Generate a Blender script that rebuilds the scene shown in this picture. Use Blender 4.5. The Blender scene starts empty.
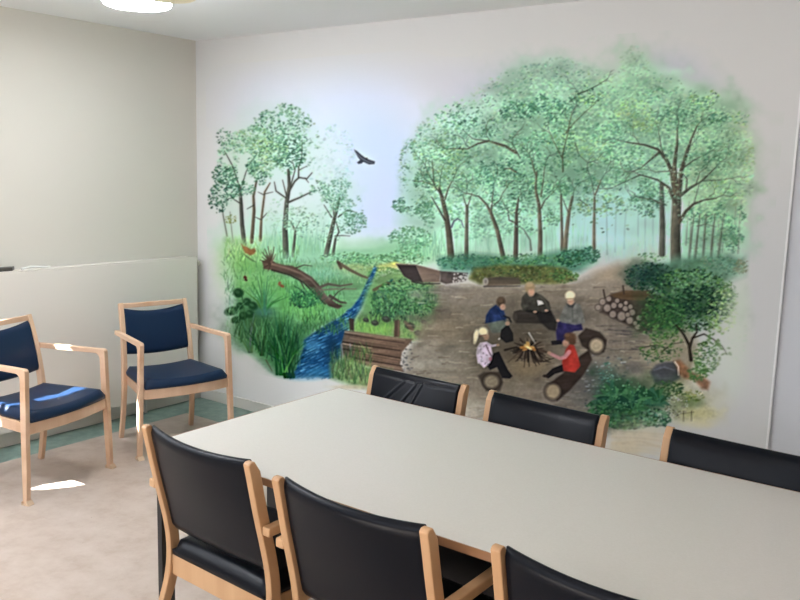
import bpy, bmesh, math, random
import numpy as np
from mathutils import Vector, Matrix
C = bpy.context.scene.collection
PI = math.pi
CAMP = (838.3, .6317, .1526, .0273, 4.6561, -3.9215, 1.66)      # focal length in px (800 wide), yaw, pitch, roll, position

# ------------------------------------------------------------------ helpers
def lin(c):
    return tuple((x/12.92 if x <= .04045 else ((x+.055)/1.055)**2.4) for x in (v/255. for v in c))

def obj(name, bm, m, parent=None, bevel=0., smooth=False, seg=2):
    me = bpy.data.meshes.new(name)
    bmesh.ops.recalc_face_normals(bm, faces=bm.faces)
    bm.to_mesh(me); bm.free()
    if m: me.materials.append(m)
    o = bpy.data.objects.new(name, me); C.objects.link(o)
    if parent: o.parent = parent
    if smooth:
        me.polygons.foreach_set('use_smooth', [True]*len(me.polygons))
    if bevel:
        b = o.modifiers.new('bevel', 'BEVEL'); b.width = bevel; b.segments = seg; b.limit_method = 'ANGLE'; b.angle_limit = .6
    return o

def tag(o, label=None, cat=None, group=None, kind=None):
    if label: o['label'] = label
    if cat: o['category'] = cat
    if group: o['group'] = group
    if kind: o['kind'] = kind
    return o

def thing(name, label, cat, loc=(0,0,0), rz=0, group=None):
    o = bpy.data.objects.new(name, None); C.objects.link(o)
    o.empty_display_size = .1
    o.location = loc; o.rotation_euler = (0, 0, rz)
    return tag(o, label, cat, group)

def box(bm, lo, hi):
    (a, b, c), (d, e, f) = lo, hi
    v = [bm.verts.new(p) for p in ((a,b,c),(d,b,c),(d,e,c),(a,e,c),(a,b,f),(d,b,f),(d,e,f),(a,e,f))]
    for q in ((0,3,2,1),(4,5,6,7),(0,1,5,4),(1,2,6,5),(2,3,7,6),(3,0,4,7)):
        bm.faces.new([v[i] for i in q])
    return bm

def bx(lo, hi): return box(bmesh.new(), lo, hi)

def extrude_outline(pts, y0, y1, bm=None, axis='y'):
    """closed outline pts (a,b): in the XZ plane extruded along y, or in XY along z"""
    bm = bm or bmesh.new()
    if axis == 'y': f = lambda p, t: (p[0], t, p[1])
    else: f = lambda p, t: (p[0], p[1], t)
    A = [bm.verts.new(f(p, y0)) for p in pts]; B = [bm.verts.new(f(p, y1)) for p in pts]
    bm.faces.new(A); bm.faces.new(B[::-1])
    n = len(pts)
    for i in range(n): bm.faces.new((A[i], B[i], B[(i+1) % n], A[(i+1) % n]))
    return bm

def loops(bm, L, cap=True, closed=True):
    R = [[bm.verts.new(p) for p in l] for l in L]
    for a, b in zip(R, R[1:]):
        n = len(a)
        for i in range(n if closed else n-1):
            bm.faces.new((a[i], a[(i+1) % n], b[(i+1) % n], b[i]))
    if cap:
        bm.faces.new(R[0]); bm.faces.new(R[-1][::-1])
    return bm

def cyl(bm, c, r, z0, z1, n=48, rb=0):
    """round disc with softened lower rim"""
    prof = [(r-rb, z0), (r-rb*.3, z0+rb*.3), (r, z0+rb), (r, z1)] if rb else [(r, z0), (r, z1)]
    L = [[(c[0]+q*math.cos(2*PI*i/n), c[1]+q*math.sin(2*PI*i/n), z) for i in range(n)] for q, z in prof]
    return loops(bm, L)

def tube(bm, pts, r, n=8):
    pts = [Vector(p) for p in pts]; L = []
    for i, p in enumerate(pts):
        d = (pts[min(i+1, len(pts)-1)]-pts[max(i-1, 0)]).normalized()
        u = d.cross(Vector((0,0,1)))
        u = u.normalized() if u.length > 1e-4 else Vector((1,0,0))
        w = d.cross(u)
        L.append([tuple(p+u*r*math.cos(2*PI*k/n)+w*r*math.sin(2*PI*k/n)) for k in range(n)])
    return loops(bm, L)

def interp(x, X, Y): return float(np.interp(x, X, Y))

# ------------------------------------------------------------------ materials
def mat(name, col, rough=.5, spec=.5, metal=0.):
    m = bpy.data.materials.new(name); m.use_nodes = True
    b = m.node_tree.nodes['Principled BSDF']
    b.inputs['Base Color'].default_value = (*lin(col), 1)
    b.inputs['Roughness'].default_value = rough
    b.inputs['Specular IOR Level'].default_value = spec
    b.inputs['Metallic'].default_value = metal
    return m

def nodes(m): return m.node_tree.nodes, m.node_tree.links, m.node_tree.nodes['Principled BSDF']

def noise_col(m, c1, c2, scale, detail=4, stretch=(1,1,1), lo=.3, hi=.7, coord='Object'):
    N, L, b = nodes(m)
    tc = N.new('ShaderNodeTexCoord'); mp = N.new('ShaderNodeMapping'); mp.inputs['Scale'].default_value = stretch
    nz = N.new('ShaderNodeTexNoise'); nz.inputs['Scale'].default_value = scale; nz.inputs['Detail'].default_value = detail
    rp = N.new('ShaderNodeValToRGB')
    rp.color_ramp.elements[0].position = lo; rp.color_ramp.elements[1].position = hi
    rp.color_ramp.elements[0].color = (*lin(c1), 1); rp.color_ramp.elements[1].color = (*lin(c2), 1)
    L.new(tc.outputs[coord], mp.inputs['Vector']); L.new(mp.outputs['Vector'], nz.inputs['Vector'])
    L.new(nz.outputs['Fac'], rp.inputs['Fac']); L.new(rp.outputs['Color'], b.inputs['Base Color'])
    return mp, nz, rp

def bump(m, scale, strength, dist=.001, detail=3):
    N, L, b = nodes(m)
    tc = N.new('ShaderNodeTexCoord'); nz = N.new('ShaderNodeTexNoise')
    nz.inputs['Scale'].default_value = scale; nz.inputs['Detail'].default_value = detail
    bp = N.new('ShaderNodeBump'); bp.inputs['Strength'].default_value = strength; bp.inputs['Distance'].default_value = dist
    L.new(tc.outputs['Object'], nz.inputs['Vector']); L.new(nz.outputs['Fac'], bp.inputs['Height']); L.new(bp.outputs['Normal'], b.inputs['Normal'])

WALL_WHITE = (225, 226, 225)
M = {}
M['far_wall'] = mat('far_wall_paint', (122, 121, 116), .75, .3)
M['wall'] = mat('wall_paint', WALL_WHITE, 1., 0.); bump(M['wall'], 120, .12, .001)
M['wall_left'] = mat('wall_paint_cream', (213, 210, 200), 1., 0.); bump(M['wall_left'], 120, .12, .001)
M['recess'] = mat('wall_paint_grey', (222, 225, 230), .6, .3); bump(M['recess'], 120, .1, .001)
M['ceiling'] = mat('ceiling_paint', (238, 240, 241), .95, .1); bump(M['ceiling'], 90, .12, .001)
M['trim'] = mat('trim_paint', (224, 223, 216), .5, .4)
M['bead'] = mat('corner_bead', (248, 248, 248), .6, .3)
M['radiator'] = mat('radiator_enamel', (228, 224, 216), .45, .4)
M['duct'] = mat('skirting_grey', (222, 220, 212), .5, .4)
M['oak'] = mat('beech', (214, 172, 130), .42, .4)
mp, nz, rp = noise_col(M['oak'], (204, 165, 134), (221, 190, 162), 9, 5, (1, 1, .12), .32, .7)
M['beech_dark'] = mat('beech_dark', (200, 154, 108), .42, .4); noise_col(M['beech_dark'], (184, 143, 103), (204, 166, 126), 9, 5, (1, 1, .12), .32, .7)
M['oak_long'] = mat('beech_long', (214, 172, 130), .42, .4)
noise_col(M['oak_long'], (204, 165, 134), (221, 190, 162), 9, 5, (.12, 1, 1), .32, .7)
M['edge'] = mat('table_edge_beech', (176, 132, 92), .45, .4)
noise_col(M['edge'], (140, 100, 70), (164, 122, 88), 9, 5, (.1, 1, 1), .32, .7)
M['leather'] = mat('black_vinyl', (10, 14, 22), .31, .15); bump(M['leather'], 260, .18, .0008)
M['navy'] = mat('navy_vinyl', (18, 40, 68), .45, .25); bump(M['navy'], 300, .2, .0006)
M['table'] = mat('table_laminate', (222, 222, 216), .38, .4)
noise_col(M['table'], (212, 209, 202), (216, 213, 207), 160, 2)
M['black_metal'] = mat('black_steel', (24, 25, 28), .4, .5)
M['glide'] = mat('glide_brown', (150, 120, 92), .5, .4)
M['glide_white'] = mat('glide_pale', (206, 180, 152), .45, .4)
M['dark'] = mat('dark_plastic', (70, 68, 62), .5, .4)
M['white_plastic'] = mat('white_plastic', (226, 226, 222), .4, .5)
M['cream'] = mat('cream_glass', (238, 228, 196), .35, .5)
M['metal'] = mat('valve_metal', (190, 186, 170), .35, .5, .3)
M['diffuser'] = mat('lit_diffuser', (255, 253, 245), .5)
_b = M['diffuser'].node_tree.nodes['Principled BSDF']
_b.inputs['Emission Color'].default_value = (.93, .96, 1.02, 1); _b.inputs['Emission Strength'].default_value = 56.

# floor: beige marbled vinyl with a teal border strip along both walls
def floor_material():
    m = mat('floor_vinyl', (206, 184, 164), .42, .4); N, L, b = nodes(m)
    geo = N.new('ShaderNodeNewGeometry'); sep = N.new('ShaderNodeSeparateXYZ'); L.new(geo.outputs['Position'], sep.inputs[0])
    def nz(scale, detail, rough=.55):
        n = N.new('ShaderNodeTexNoise'); n.inputs['Scale'].default_value = scale; n.inputs['Detail'].default_value = detail
        n.inputs['Roughness'].default_value = rough
        L.new(geo.outputs['Position'], n.inputs['Vector']); return n.outputs['Fac']
    def ramp(src, stops):
        r = N.new('ShaderNodeValToRGB'); L.new(src, r.inputs['Fac']); e = r.color_ramp.elements
        e[0].position, e[0].color = stops[0][0], (*lin(stops[0][1]), 1); e[1].position, e[1].color = stops[-1][0], (*lin(stops[-1][1]), 1)
        for p, c in stops[1:-1]:
            k = e.new(p); k.color = (*lin(c), 1)
        return r.outputs['Color']
    def mix(fac, a, c):
        x = N.new('ShaderNodeMix'); x.data_type = 'RGBA'; L.new(fac, x.inputs[0]); L.new(a, x.inputs[6]); L.new(c, x.inputs[7]); return x.outputs[2]
    def math_(op, a, v):
        x = N.new('ShaderNodeMath'); x.operation = op
        L.new(a, x.inputs[0])
        if isinstance(v, (int, float)): x.inputs[1].default_value = v
        else: L.new(v, x.inputs[1])
        return x.outputs[0]
    beige = ramp(nz(7, 8, .65), [(.3, (167, 150, 137)), (.5, (180, 166, 154)), (.7, (189, 176, 166))])
    fleck = ramp(nz(42, 3), [(.0, (0, 0, 0)), (.66, (0, 0, 0)), (.76, (255, 255, 255))])
    fs = N.new('ShaderNodeRGBToBW'); L.new(fleck, fs.inputs[0])
    pale = N.new('ShaderNodeRGB'); pale.outputs[0].default_value = (*lin((158, 142, 130)), 1)
    beige = mix(math_('MULTIPLY', fs.outputs[0], .5), beige, pale.outputs[0])
    vor = N.new('ShaderNodeTexVoronoi'); vor.inputs['Scale'].default_value = 5.5; L.new(geo.outputs['Position'], vor.inputs['Vector'])
    speck = math_('LESS_THAN', vor.outputs['Distance'], .035)
    dk = N.new('ShaderNodeRGB'); dk.outputs[0].default_value = (*lin((118, 104, 96)), 1)
    beige = mix(math_('MULTIPLY', speck, .8), beige, dk.outputs[0])
    teal = ramp(nz(16, 6), [(.3, (112, 136, 128)), (.7, (138, 160, 150))])
    side = math_('LESS_THAN', sep.outputs['X'], .262); back = math_('GREATER_THAN', sep.outputs['Y'], -.325)
    t = math_('MAXIMUM', side, back)
    L.new(mix(t, beige, teal), b.inputs['Base Color'])
    return m
M['floor'] = floor_material()

# ------------------------------------------------------------------ room shell
H = 2.5; XR = 6.4; YF = -6.0
def struct(name, bm, m, parent=None, **k):
    o = obj(name, bm, m, parent, **k); o['kind'] = 'structure'; return o
struct('floor', bx((-.15, YF-.15, -.1), (XR+.15, .15, 0)), M['floor'])
struct('ceiling', bx((-.15, YF-.15, H), (XR+.15, .15, H+.1)), M['ceiling'])
JX = 3.86
struct('wall_back', bx((-.15, 0, 0), (JX-.0091, .15, H)), M['wall'])
struct('wall_recess', bx((JX, .010, 0), (XR+.15, .15, H)), M['recess'])
struct('trim_1', bx((JX-.009, -.003, .0), (JX, .0095, H)), M['bead'])
struct('wall_right', bx((XR, YF, 0), (XR+.15, 0.15, H)), M['far_wall'])

def wall_with_holes(u0, u1, z0, z1, holes, to3):
    """solid wall in (u,z) with rectangular holes, built of cells; to3(u,z,t)->xyz with t in 0..1 through the thickness"""
    us = sorted({u0, u1, *[h[0] for h in holes], *[h[1] for h in holes]}); zs = sorted({z0, z1, *[h[2] for h in holes], *[h[3] for h in holes]})
    bm = bmesh.new(); cache = {}
    def V(u, z, t):
        k = (u, z, t)
        if k not in cache: cache[k] = bm.verts.new(to3(u, z, t))
        return cache[k]
    def solid(i, j):
        if i < 0 or j < 0 or i >= len(us)-1 or j >= len(zs)-1: return False
        cu, cz = (us[i]+us[i+1])/2, (zs[j]+zs[j+1])/2
        return not any(h[0] < cu < h[1] and h[2] < cz < h[3] for h in holes)
    for i in range(len(us)-1):
        for j in range(len(zs)-1):
            if not solid(i, j): continue
            a, b, c, d = us[i], us[i+1], zs[j], zs[j+1]
            for t in (0, 1): bm.faces.new([V(a,c,t), V(b,c,t), V(b,d,t), V(a,d,t)])
            if not solid(i-1, j): bm.faces.new([V(a,c,0), V(a,d,0), V(a,d,1), V(a,c,1)])
            if not solid(i+1, j): bm.faces.new([V(b,c,0), V(b,d,0), V(b,d,1), V(b,c,1)])
            if not solid(i, j-1): bm.faces.new([V(a,c,0), V(b,c,0), V(b,c,1), V(a,c,1)])
            if not solid(i, j+1): bm.faces.new([V(a,d,0), V(b,d,0), V(b,d,1), V(a,d,1)])
    return bm
WIN = (-5.3, -2.0, 1.12, 2.3)          # window in the left wall (outside the frame): y0,y1,z0,z1
WIN2 = (1.0, 4.6, 1.0, 2.3)            # window in the wall behind the camera: x0,x1,z0,z1
struct('wall_left', wall_with_holes(YF, 0., 0, H, [WIN], lambda u, z, t: (-.15*t, u, z)), M['wall_left'])
struct('wall_front', wall_with_holes(-.15, XR+.15, 0, H, [WIN2], lambda u, z, t: (u, YF-.15*t, z)), M['far_wall'])
struct('baseboard_back', bx((.028, -.012, 0), (JX-.014, 0, .075)), M['trim'], bevel=.003)
struct('baseboard_left', bx((0, YF, 0), (.028, -.0005, .092)), M['duct'], bevel=.003)
# ---- windows (all outside the photograph)
def window_frame(lo, hi, axis, nm, mull):
    bm = bmesh.new(); (a, z0), (b, z1) = lo, hi; w = .05
    def bar(u0, u1, c, d):
        if axis == 'x': box(bm, (-.10, u0, c), (-.05, u1, d))
        else: box(bm, (u0, YF-.10, c), (u1, YF-.05, d))
    bar(a, b, z0, z0+w); bar(a, b, z1-w, z1); bar(a, a+w, z0+w, z1-w); bar(b-w, b, z0+w, z1-w)
    for m in mull: bar(m-.03, m+.03, z0+w, z1-w)
    return struct(nm, bm, M['white_plastic'])
window_frame((WIN[0], WIN[2]), (WIN[1], WIN[3]), 'x', 'window_1', [-4.95])
window_frame((WIN2[0], WIN2[2]), (WIN2[1], WIN2[3]), 'y', 'window_2', [2.2, 3.4])
# unseen panel added over window_1, its holes shaped to cast the sun patches
def sun_gobo():
    bm = bmesh.new(); s = .02; vs = {}
    def V(i, j):
        if (i, j) not in vs: vs[(i, j)] = bm.verts.new((-.03, -5.3+i*s, 1.13+j*s))
        return vs[(i, j)]
    for i in range(164):
        for j in range(58):
            y, z = -5.3+(i+.5)*s, 1.13+(j+.5)*s
            c = interp(y, [-3.15, -2.45, -2.2], [1.745, 1.63, 1.60]); h = interp(y, [-3.15, -2.75, -2.4, -2.2], [.022, .045, .085, .07])
            if -3.03 < y < -2.2 and abs(z-c) < h: continue
            if ((y+2.91)/.09)**2+((z-1.455)/.175)**2 < 1: continue
            bm.faces.new((V(i, j), V(i+1, j), V(i+1, j+1), V(i, j+1)))
    o = obj('sun_patch_gobo', bm, M['white_plastic']); so = o.modifiers.new('thick', 'SOLIDIFY'); so.thickness = .004
    o.parent = bpy.data.objects['window_1']; o['kind'] = 'structure'
sun_gobo()

# ------------------------------------------------------------------ radiator
def radiator():
    t = thing('radiator', 'large flat white panel radiator along the left wall behind blue chairs', 'radiator', (.06, -2.2, 0))
    y0, y1 = -2.3, 2.11
    def loc(bm): return bm
    obj('front_panel', bx((.022, y0, .105), (.042, y1, 1.03)), M['radiator'], t, bevel=.004)
    obj('back_panel', bx((-.045, y0+.01, .115), (-.025, y1-.01, 1.02)), M['radiator'], t, bevel=.004)
    obj('end_cap', bx((-.047, y1-.012, .112), (.0215, y1+.001, 1.035)), M['radiator'], t, bevel=.003)
    bm = bmesh.new()
    box(bm, (-.047, y0, 1.0215), (-.041, y1-.013, 1.037)); box(bm, (.016, y0, 1.0305), (.0415, y1-.013, 1.038))
    n = 120
    for k in range(n):
        y = y0+.02+(y1-y0-.05)*k/n
        box(bm, (-.041, y, 1.026), (.016, y+.0345, 1.034))
    obj('top_grille', bm, M['radiator'], t)
    v = bmesh.new(); L_ = []
    for q, r in ((0, .012), (.012, .012), (.014, .02), (.045, .02), (.05, .014)):
        L_.append([(.0+r*math.cos(a), y1+.002+q, .985+r*math.sin(a)) for a in np.linspace(0, 2*PI, 17)[:-1]])
    obj('valve', loops(v, L_), M['metal'], t, smooth=True)
    # wall brackets carry it
    for y in (-1.8, 0., 1.6):
        obj('bracket', bx((-.0598, y, .3), (-.0455, y+.03, .95)), M['metal'], t)
    for y in (-1.9, 1.7):
        p = bmesh.new(); cyl(p, (-.012, y), .01, .0, .114, 16)
        obj('pipe', p, M['duct'], t, smooth=False)
radiator()
bm = bmesh.new()
extr = [(-.025, -.16), (.025, -.16), (.03, .12), (-.02, .16)]
extrude_outline(extr, 0, .02, bm, 'z')
tr = obj('tray', bm, M['dark'], None, bevel=.002); tr.location = (.045, -1.525, 1.0385)
tag(tr, 'thin dark tray lying on the radiator top at the left edge', 'tray')
bm = bmesh.new()
tube(bm, [(.075, -1.35, 1.045), (.06, -1.32, 1.046), (.045, -1.28, 1.05), (.05, -1.24, 1.047), (.065, -1.20, 1.045), (.07, -1.17, 1.045)], .006)
cb = obj('cord', bm, M['white_plastic'], None, smooth=True)
tag(cb, 'short white cord lying on the radiator top beside the dark tray', 'cord')

# ------------------------------------------------------------------ ceiling lights
def ceiling_light(name, label, x, y, r, drop, lens):
    t = thing(name, label, 'ceiling light', (x, y, H), 0)
    b = bmesh.new(); cyl(b, (0, 0), r*.92, -drop*.45, -.0005, 56)
    obj('base', b, M['white_plastic'] if lens is M['diffuser'] else M['cream'], t)
    b = bmesh.new(); cyl(b, (0, 0), r, -drop*.72, -drop*.4501, 64)
    obj('rim', b, M['white_plastic'] if lens is M['diffuser'] else M['cream'], t)
    b = bmesh.new(); cyl(b, (0, 0), r-.002, -drop, -drop*.7201, 64, rb=.018)
    obj('diffuser', b, lens, t, smooth=False)
    return t
ceiling_light('ceiling_light', 'round white ceiling light, switched on, glowing', 1.06, -1.255, .166, .077, M['diffuser'])
ceiling_light('ceiling_light', 'cream round ceiling light, unlit, beside the glowing one', 1.40, -1.335, .13, .088, M['cream'])

# ------------------------------------------------------------------ table
TX0, TX1, TY0, TY1, TZ = 2.398, 4.86, -2.217, -1.262, .74
def table():
    t = thing('conference_table', 'long pale grey table with beech edge in the room', 'table', ((TX0+TX1)/2, (TY0+TY1)/2, 0))
    a, b = (TX1-TX0)/2, (TY1-TY0)/2
    obj('tabletop', bx((-a+.004, -b+.004, TZ-.022), (a-.004, b-.004, TZ)), M['table'], t, bevel=.0015)
    e = bmesh.new()
    box(e, (-a, -b, TZ-.023), (a, -b+.004, TZ-.0006)); box(e, (-a, b-.004, TZ-.023), (a, b, TZ-.0006))
    box(e, (-a, -b+.004, TZ-.023), (-a+.004, b-.004, TZ-.0006)); box(e, (a-.004, -b+.004, TZ-.023), (a, b-.004, TZ-.0006))
    obj('edge_band', e, M['edge'], t)
    f = bmesh.new()
    box(f, (-a+.3, -.03, TZ-.06), (a-.3, .03, TZ-.0225))
    box(f, (-a+.0095, -b+.057, TZ-.05), (-a+.0305, b-.057, TZ-.0240)); box(f, (a-.0305, -b+.057, TZ-.05), (a-.0095, b-.057, TZ-.0240))
    box(f, (-a+.031, -.03, TZ-.05), (-a+.3, .03, TZ-.0240)); box(f, (a-.3, -.03, TZ-.05), (a-.031, .03, TZ-.0240))
    obj('frame', f, M['black_metal'], t)
    obj('modesty_panel', bx((-a+.045, .008, .33), (a-.045, .024, TZ-.0605)), M['black_metal'], t, bevel=.002)
    for sx in (-1, 1):
        for sy in (-1, 1):
            y = sy*(b-.030)
            x0, x1 = sorted((sx*(a-.009), sx*(a-.031)))
            g = bx((x0, y-.026, 0), (x1, y+.026, TZ-.0240))
            obj('leg', g, M['black_metal'], t)
table()

# ------------------------------------------------------------------ chairs
def bar_outline(path, th):
    """polyline (x,z) centre path with thickness list -> closed outline"""
    P_ = [Vector((p[0], p[1])) for p in path]; A, B = [], []
    for i, p in enumerate(P_):
        d = (P_[min(i+1, len(P_)-1)]-P_[max(i-1, 0)]).normalized(); n = Vector((-d.y, d.x))
        t = th[i] if isinstance(th, (list, tuple)) else th
        A.append(tuple(p+n*t/2)); B.append(tuple(p-n*t/2))
    return A+B[::-1]

def curved_pad(xf, z0, z1, ztop_f, zbot_f, half_w, t, bow, NU=28, NV=18, crease=None, taper=None, edge=.014):
    if crease: NU, NV = 150, 44
    """upholstered back: rounded-rectangle section swept across the width; xf(z) gives the centre line, bow pushes the middle rearwards"""
    bm = bmesh.new(); L_ = []
    us = np.concatenate([[-1, -.995], np.linspace(-.985, .985, NU), [.995, 1]])
    for u in us:
        zb, zt = z0+zbot_f(u), z1+ztop_f(u)
        e = 1.0 if abs(u) < .99 else (.86 if abs(u) < .999 else .6)
        bw_ = bow*(1-u*u); l = []; off = 0
        n = NV
        for k in range(n+1):       # front surface, upwards
            f = k/n; z = zb+(zt-zb)*f
            rr = min(1, math.sin(PI*min(f, 1-f, .12)/.24)+.25) if min(f, 1-f) < .12 else 1
            d = t/2*e*rr*(1+ .35*(1-u*u)*math.sin(PI*f))
            if crease: d += crease(u, f)
            l.append((xf(z)-bw_*(.2+.8*f)+d, u*half_w, z))
        for k in range(n, -1, -1):  # rear surface, downwards
            f = k/n; z = zb+(zt-zb)*f
            rr = min(1, math.sin(PI*min(f, 1-f, .12)/.24)+.25) if min(f, 1-f) < .12 else 1
            l.append((xf(z)-bw_*(.2+.8*f)-t/2*e*rr, u*half_w, z))
        L_.append(l)
    return loops(bm, L_)

def seat_pad(x0, x1, hw0, hw1, z0, z1, crown, bowf, dish=0., N=22, lip=.3):
    """cushion: rear half-width hw0 at x0, front hw1 at x1, front edge bowed forward, top crowned or dished"""
    bm = bmesh.new(); rows_t, rows_b = [], []
    for i in range(N+1):
        s = i/N; T, B = [], []
        for j in range(N+1):
            u = -1+2*j/N
            hw = hw0+(hw1-hw0)*s
            x = x0+(x1-x0+bowf*(1-u*u))*s
            m = min(1, (1-abs(u))*hw/.022, s*(x1-x0)/.02+.0, (1-s)*(x1-x0)/.022)
            rnd = math.sqrt(max(0, 1-(1-m)**2))
            zt = z0+.018+(z1-z0-.018)*rnd + crown*(1-u*u)*math.sin(PI*min(1, s*1.05))*rnd - dish*(1-u*u)*rnd
            T.append(bm.verts.new((x, u*hw, zt)))
            B.append(bm.verts.new((x, u*hw*(.985), z0 - dish*(1-u*u)*.5*0)))
        rows_t.append(T); rows_b.append(B)
    for i in range(N):
        for j in range(N):
            bm.faces.new((rows_t[i][j], rows_t[i+1][j], rows_t[i+1][j+1], rows_t[i][j+1]))
            bm.faces.new((rows_b[i][j], rows_b[i][j+1], rows_b[i+1][j+1], rows_b[i+1][j]))
    for i in range(N):
        for j in (0, N):
            bm.faces.new((rows_t[i][j], rows_b[i][j], rows_b[i+1][j], rows_t[i+1][j]))
            bm.faces.new((rows_t[j][i], rows_t[j][i+1], rows_b[j][i+1], rows_b[j][i]))
    return bm

def arm_outline(xr, xf, z, th, rise, drop_w, bot, foot_w, r=.03):
    """armrest bar running forward, turning down at a rounded corner into the front leg, one bent piece of wood"""
    pts = [(xr, z-th/2), (xr, z+th/2)]
    pts += [(xr+(xf-xr)*.5, z+th/2+rise*.5)]
    for a in np.linspace(90, 0, 7):
        pts.append((xf-.018+.018*math.cos(math.radians(a)), z+th/2+rise-.018+.018*math.sin(math.radians(a))))
    pts += [(xf+.002, bot+.12), (xf, bot), (xf-foot_w, bot), (xf-drop_w, bot+.42)]
    ic = (xf-drop_w-r, z-th/2+rise*.9-r)
    for a in np.linspace(0, 90, 7):
        pts.append((ic[0]+r*math.cos(math.radians(a)), ic[1]+r*math.sin(math.radians(a))))
    pts += [(xr+(xf-xr)*.5, z-th/2+rise*.5)]
    return pts

def foot_plate(x0, x1, y0, y1, t, m):
    bm = bmesh.new()
    extrude_outline([(x0-.004, 0), (x1+.016, 0), (x1+.016, .004), (x1+.002, .020), (x1-.001, .022), (x1-.001, .006), (x0-.001, .006), (x0-.001, .018), (x0-.004, .018)], y0-.004, y1+.004, bm)
    return obj('foot_plate', bm, m, t)

# ---- black vinyl armchairs at the table
BZ = [0, .2, .24, .29, .34, .40, .45, .54, .62, .72, .825]
BX = [-.305+v for v in (-.012, .050, .064, .077, .087, .088, .083, .067, .045, .024, 0)]
def bxr(z): return interp(z, BZ, BX)
# smooth the measured rake with a spline-like resampling
_zz = np.linspace(0, .825, 34)
_co = np.polyfit(BZ, BX, 5)
def bxs(z): return float(np.polyval(_co, z))

def black_chair(label, hw, crease=None):
    t = thing('armchair', label, 'chair', group='black armchairs around the table')
    pw = .027; D = .038
    for s in (-1, 1):
        rear = [(bxs(z), z) for z in _zz]; front = [(bxs(z)+D*(.62+.38*min(1, z/.25)) - (.010 if z > .81 else 0), z) for z in _zz]
        out = rear+[(bxs(.825)+.008, .8325), (bxs(.825)+D*.6, .833)]+front[::-1]
        y0, y1 = sorted((s*hw, s*(hw-pw)))
        obj('back_post', extrude_outline(out, y0, y1), M['beech_dark'], t, bevel=.0035)
        y0, y1 = sorted((s*(hw+.0008), s*(hw+.032)))
        xr = bxs(.62)+.002
        obj('armrest', extrude_outline(arm_outline(xr, .205, .618, .028, .012, .036, .006, .028), y0, y1), M['beech_dark'], t, bevel=.004)
        foot_plate(.177, .205, y0, y1, t, M['glide'])
    f = bmesh.new()
    xs = bxs(.33)
    box(f, (xs+.008, -hw+pw+.0005, .298), (xs+.030, hw-pw-.0005, .370))
    for s in (-1, 1):
        y0, y1 = sorted((s*(hw-pw-.002), s*(hw-pw-.024)))
        box(f, (xs+.0305, y0, .305), (.178, y1, .368))
    extrude_outline([(.178, -hw), (.178, hw), (.200, hw), (.205, hw*.6), (.212, 0), (.205, -hw*.6), (.200, -hw)], .308, .368, f, 'z')
    obj('seat_frame', f, M['beech_dark'], t, bevel=.002)
    obj('seat', seat_pad(bxs(.43)+.006, .205, hw-.030, hw-.012, .3705, .422, .022, .02), M['leather'], t, smooth=True)
    pad = curved_pad(lambda z: bxs(z)+.030, .458, .8315, lambda u: -.010*(1-u*u), lambda u: -.004*(1-u*u), hw-pw-.0012, .034, .030, crease=crease)
    obj('backrest', pad, M['leather'], t, smooth=True)
    return t

def creases(u, f):
    d = 0
    for lo, hi in ((-.62, -.28), (-.25, .0), (-.02, .12)):
        c = lo+(hi-lo)*(f-.72)/.21; k = max(0, min(1, (f-.5)/.1))*max(0, min(1, (.955-f)/.05))
        d += k*(.0042*math.exp(-((u-c)/.014)**2) - .0015*math.exp(-((u-c-.04)/.022)**2))
    return d

def place(o, x, y, rz):
    o.location = (x, y, 0); o.rotation_euler = (0, 0, rz); return o
def dup(root, label):
    r = root.copy(); C.objects.link(r); r['label'] = label
    for ch in root.children:
        c = ch.copy(); C.objects.link(c); c.parent = r
        c.matrix_parent_inverse = ch.matrix_parent_inverse.copy()
    return r
near = black_chair('black armchair at the near left table corner, light floor beside it', .263)
# local: +x forward, back top at x=-.305.  near row faces +y (rz=90deg), far row faces -y (rz=-90deg)
place(near, 2.7385, -2.326+.305, PI/2-.05)
c2 = dup(near, 'black armchair in the middle of the near row, whole back in view'); place(c2, 3.374, -2.376+.305, PI/2-.027)
c3 = dup(near, 'black armchair cut by the bottom frame edge, rightmost in the near row'); place(c3, 4.052, -2.365+.305, PI/2-.03)
far = black_chair('black armchair with creased vinyl back, leftmost in the row before the mural', .243, crease=creases)
place(far, 2.726, -1.135-.305, -PI/2-.03)
f2 = black_chair('black armchair in front of the painted log seats, middle of the far row', .248); place(f2, 3.311, -1.16-.305, -PI/2-.06)
f3 = dup(f2, 'black armchair cut by the right frame edge, beside the white wall'); place(f3, 4.007, -1.165-.305, -PI/2-.05)

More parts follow.
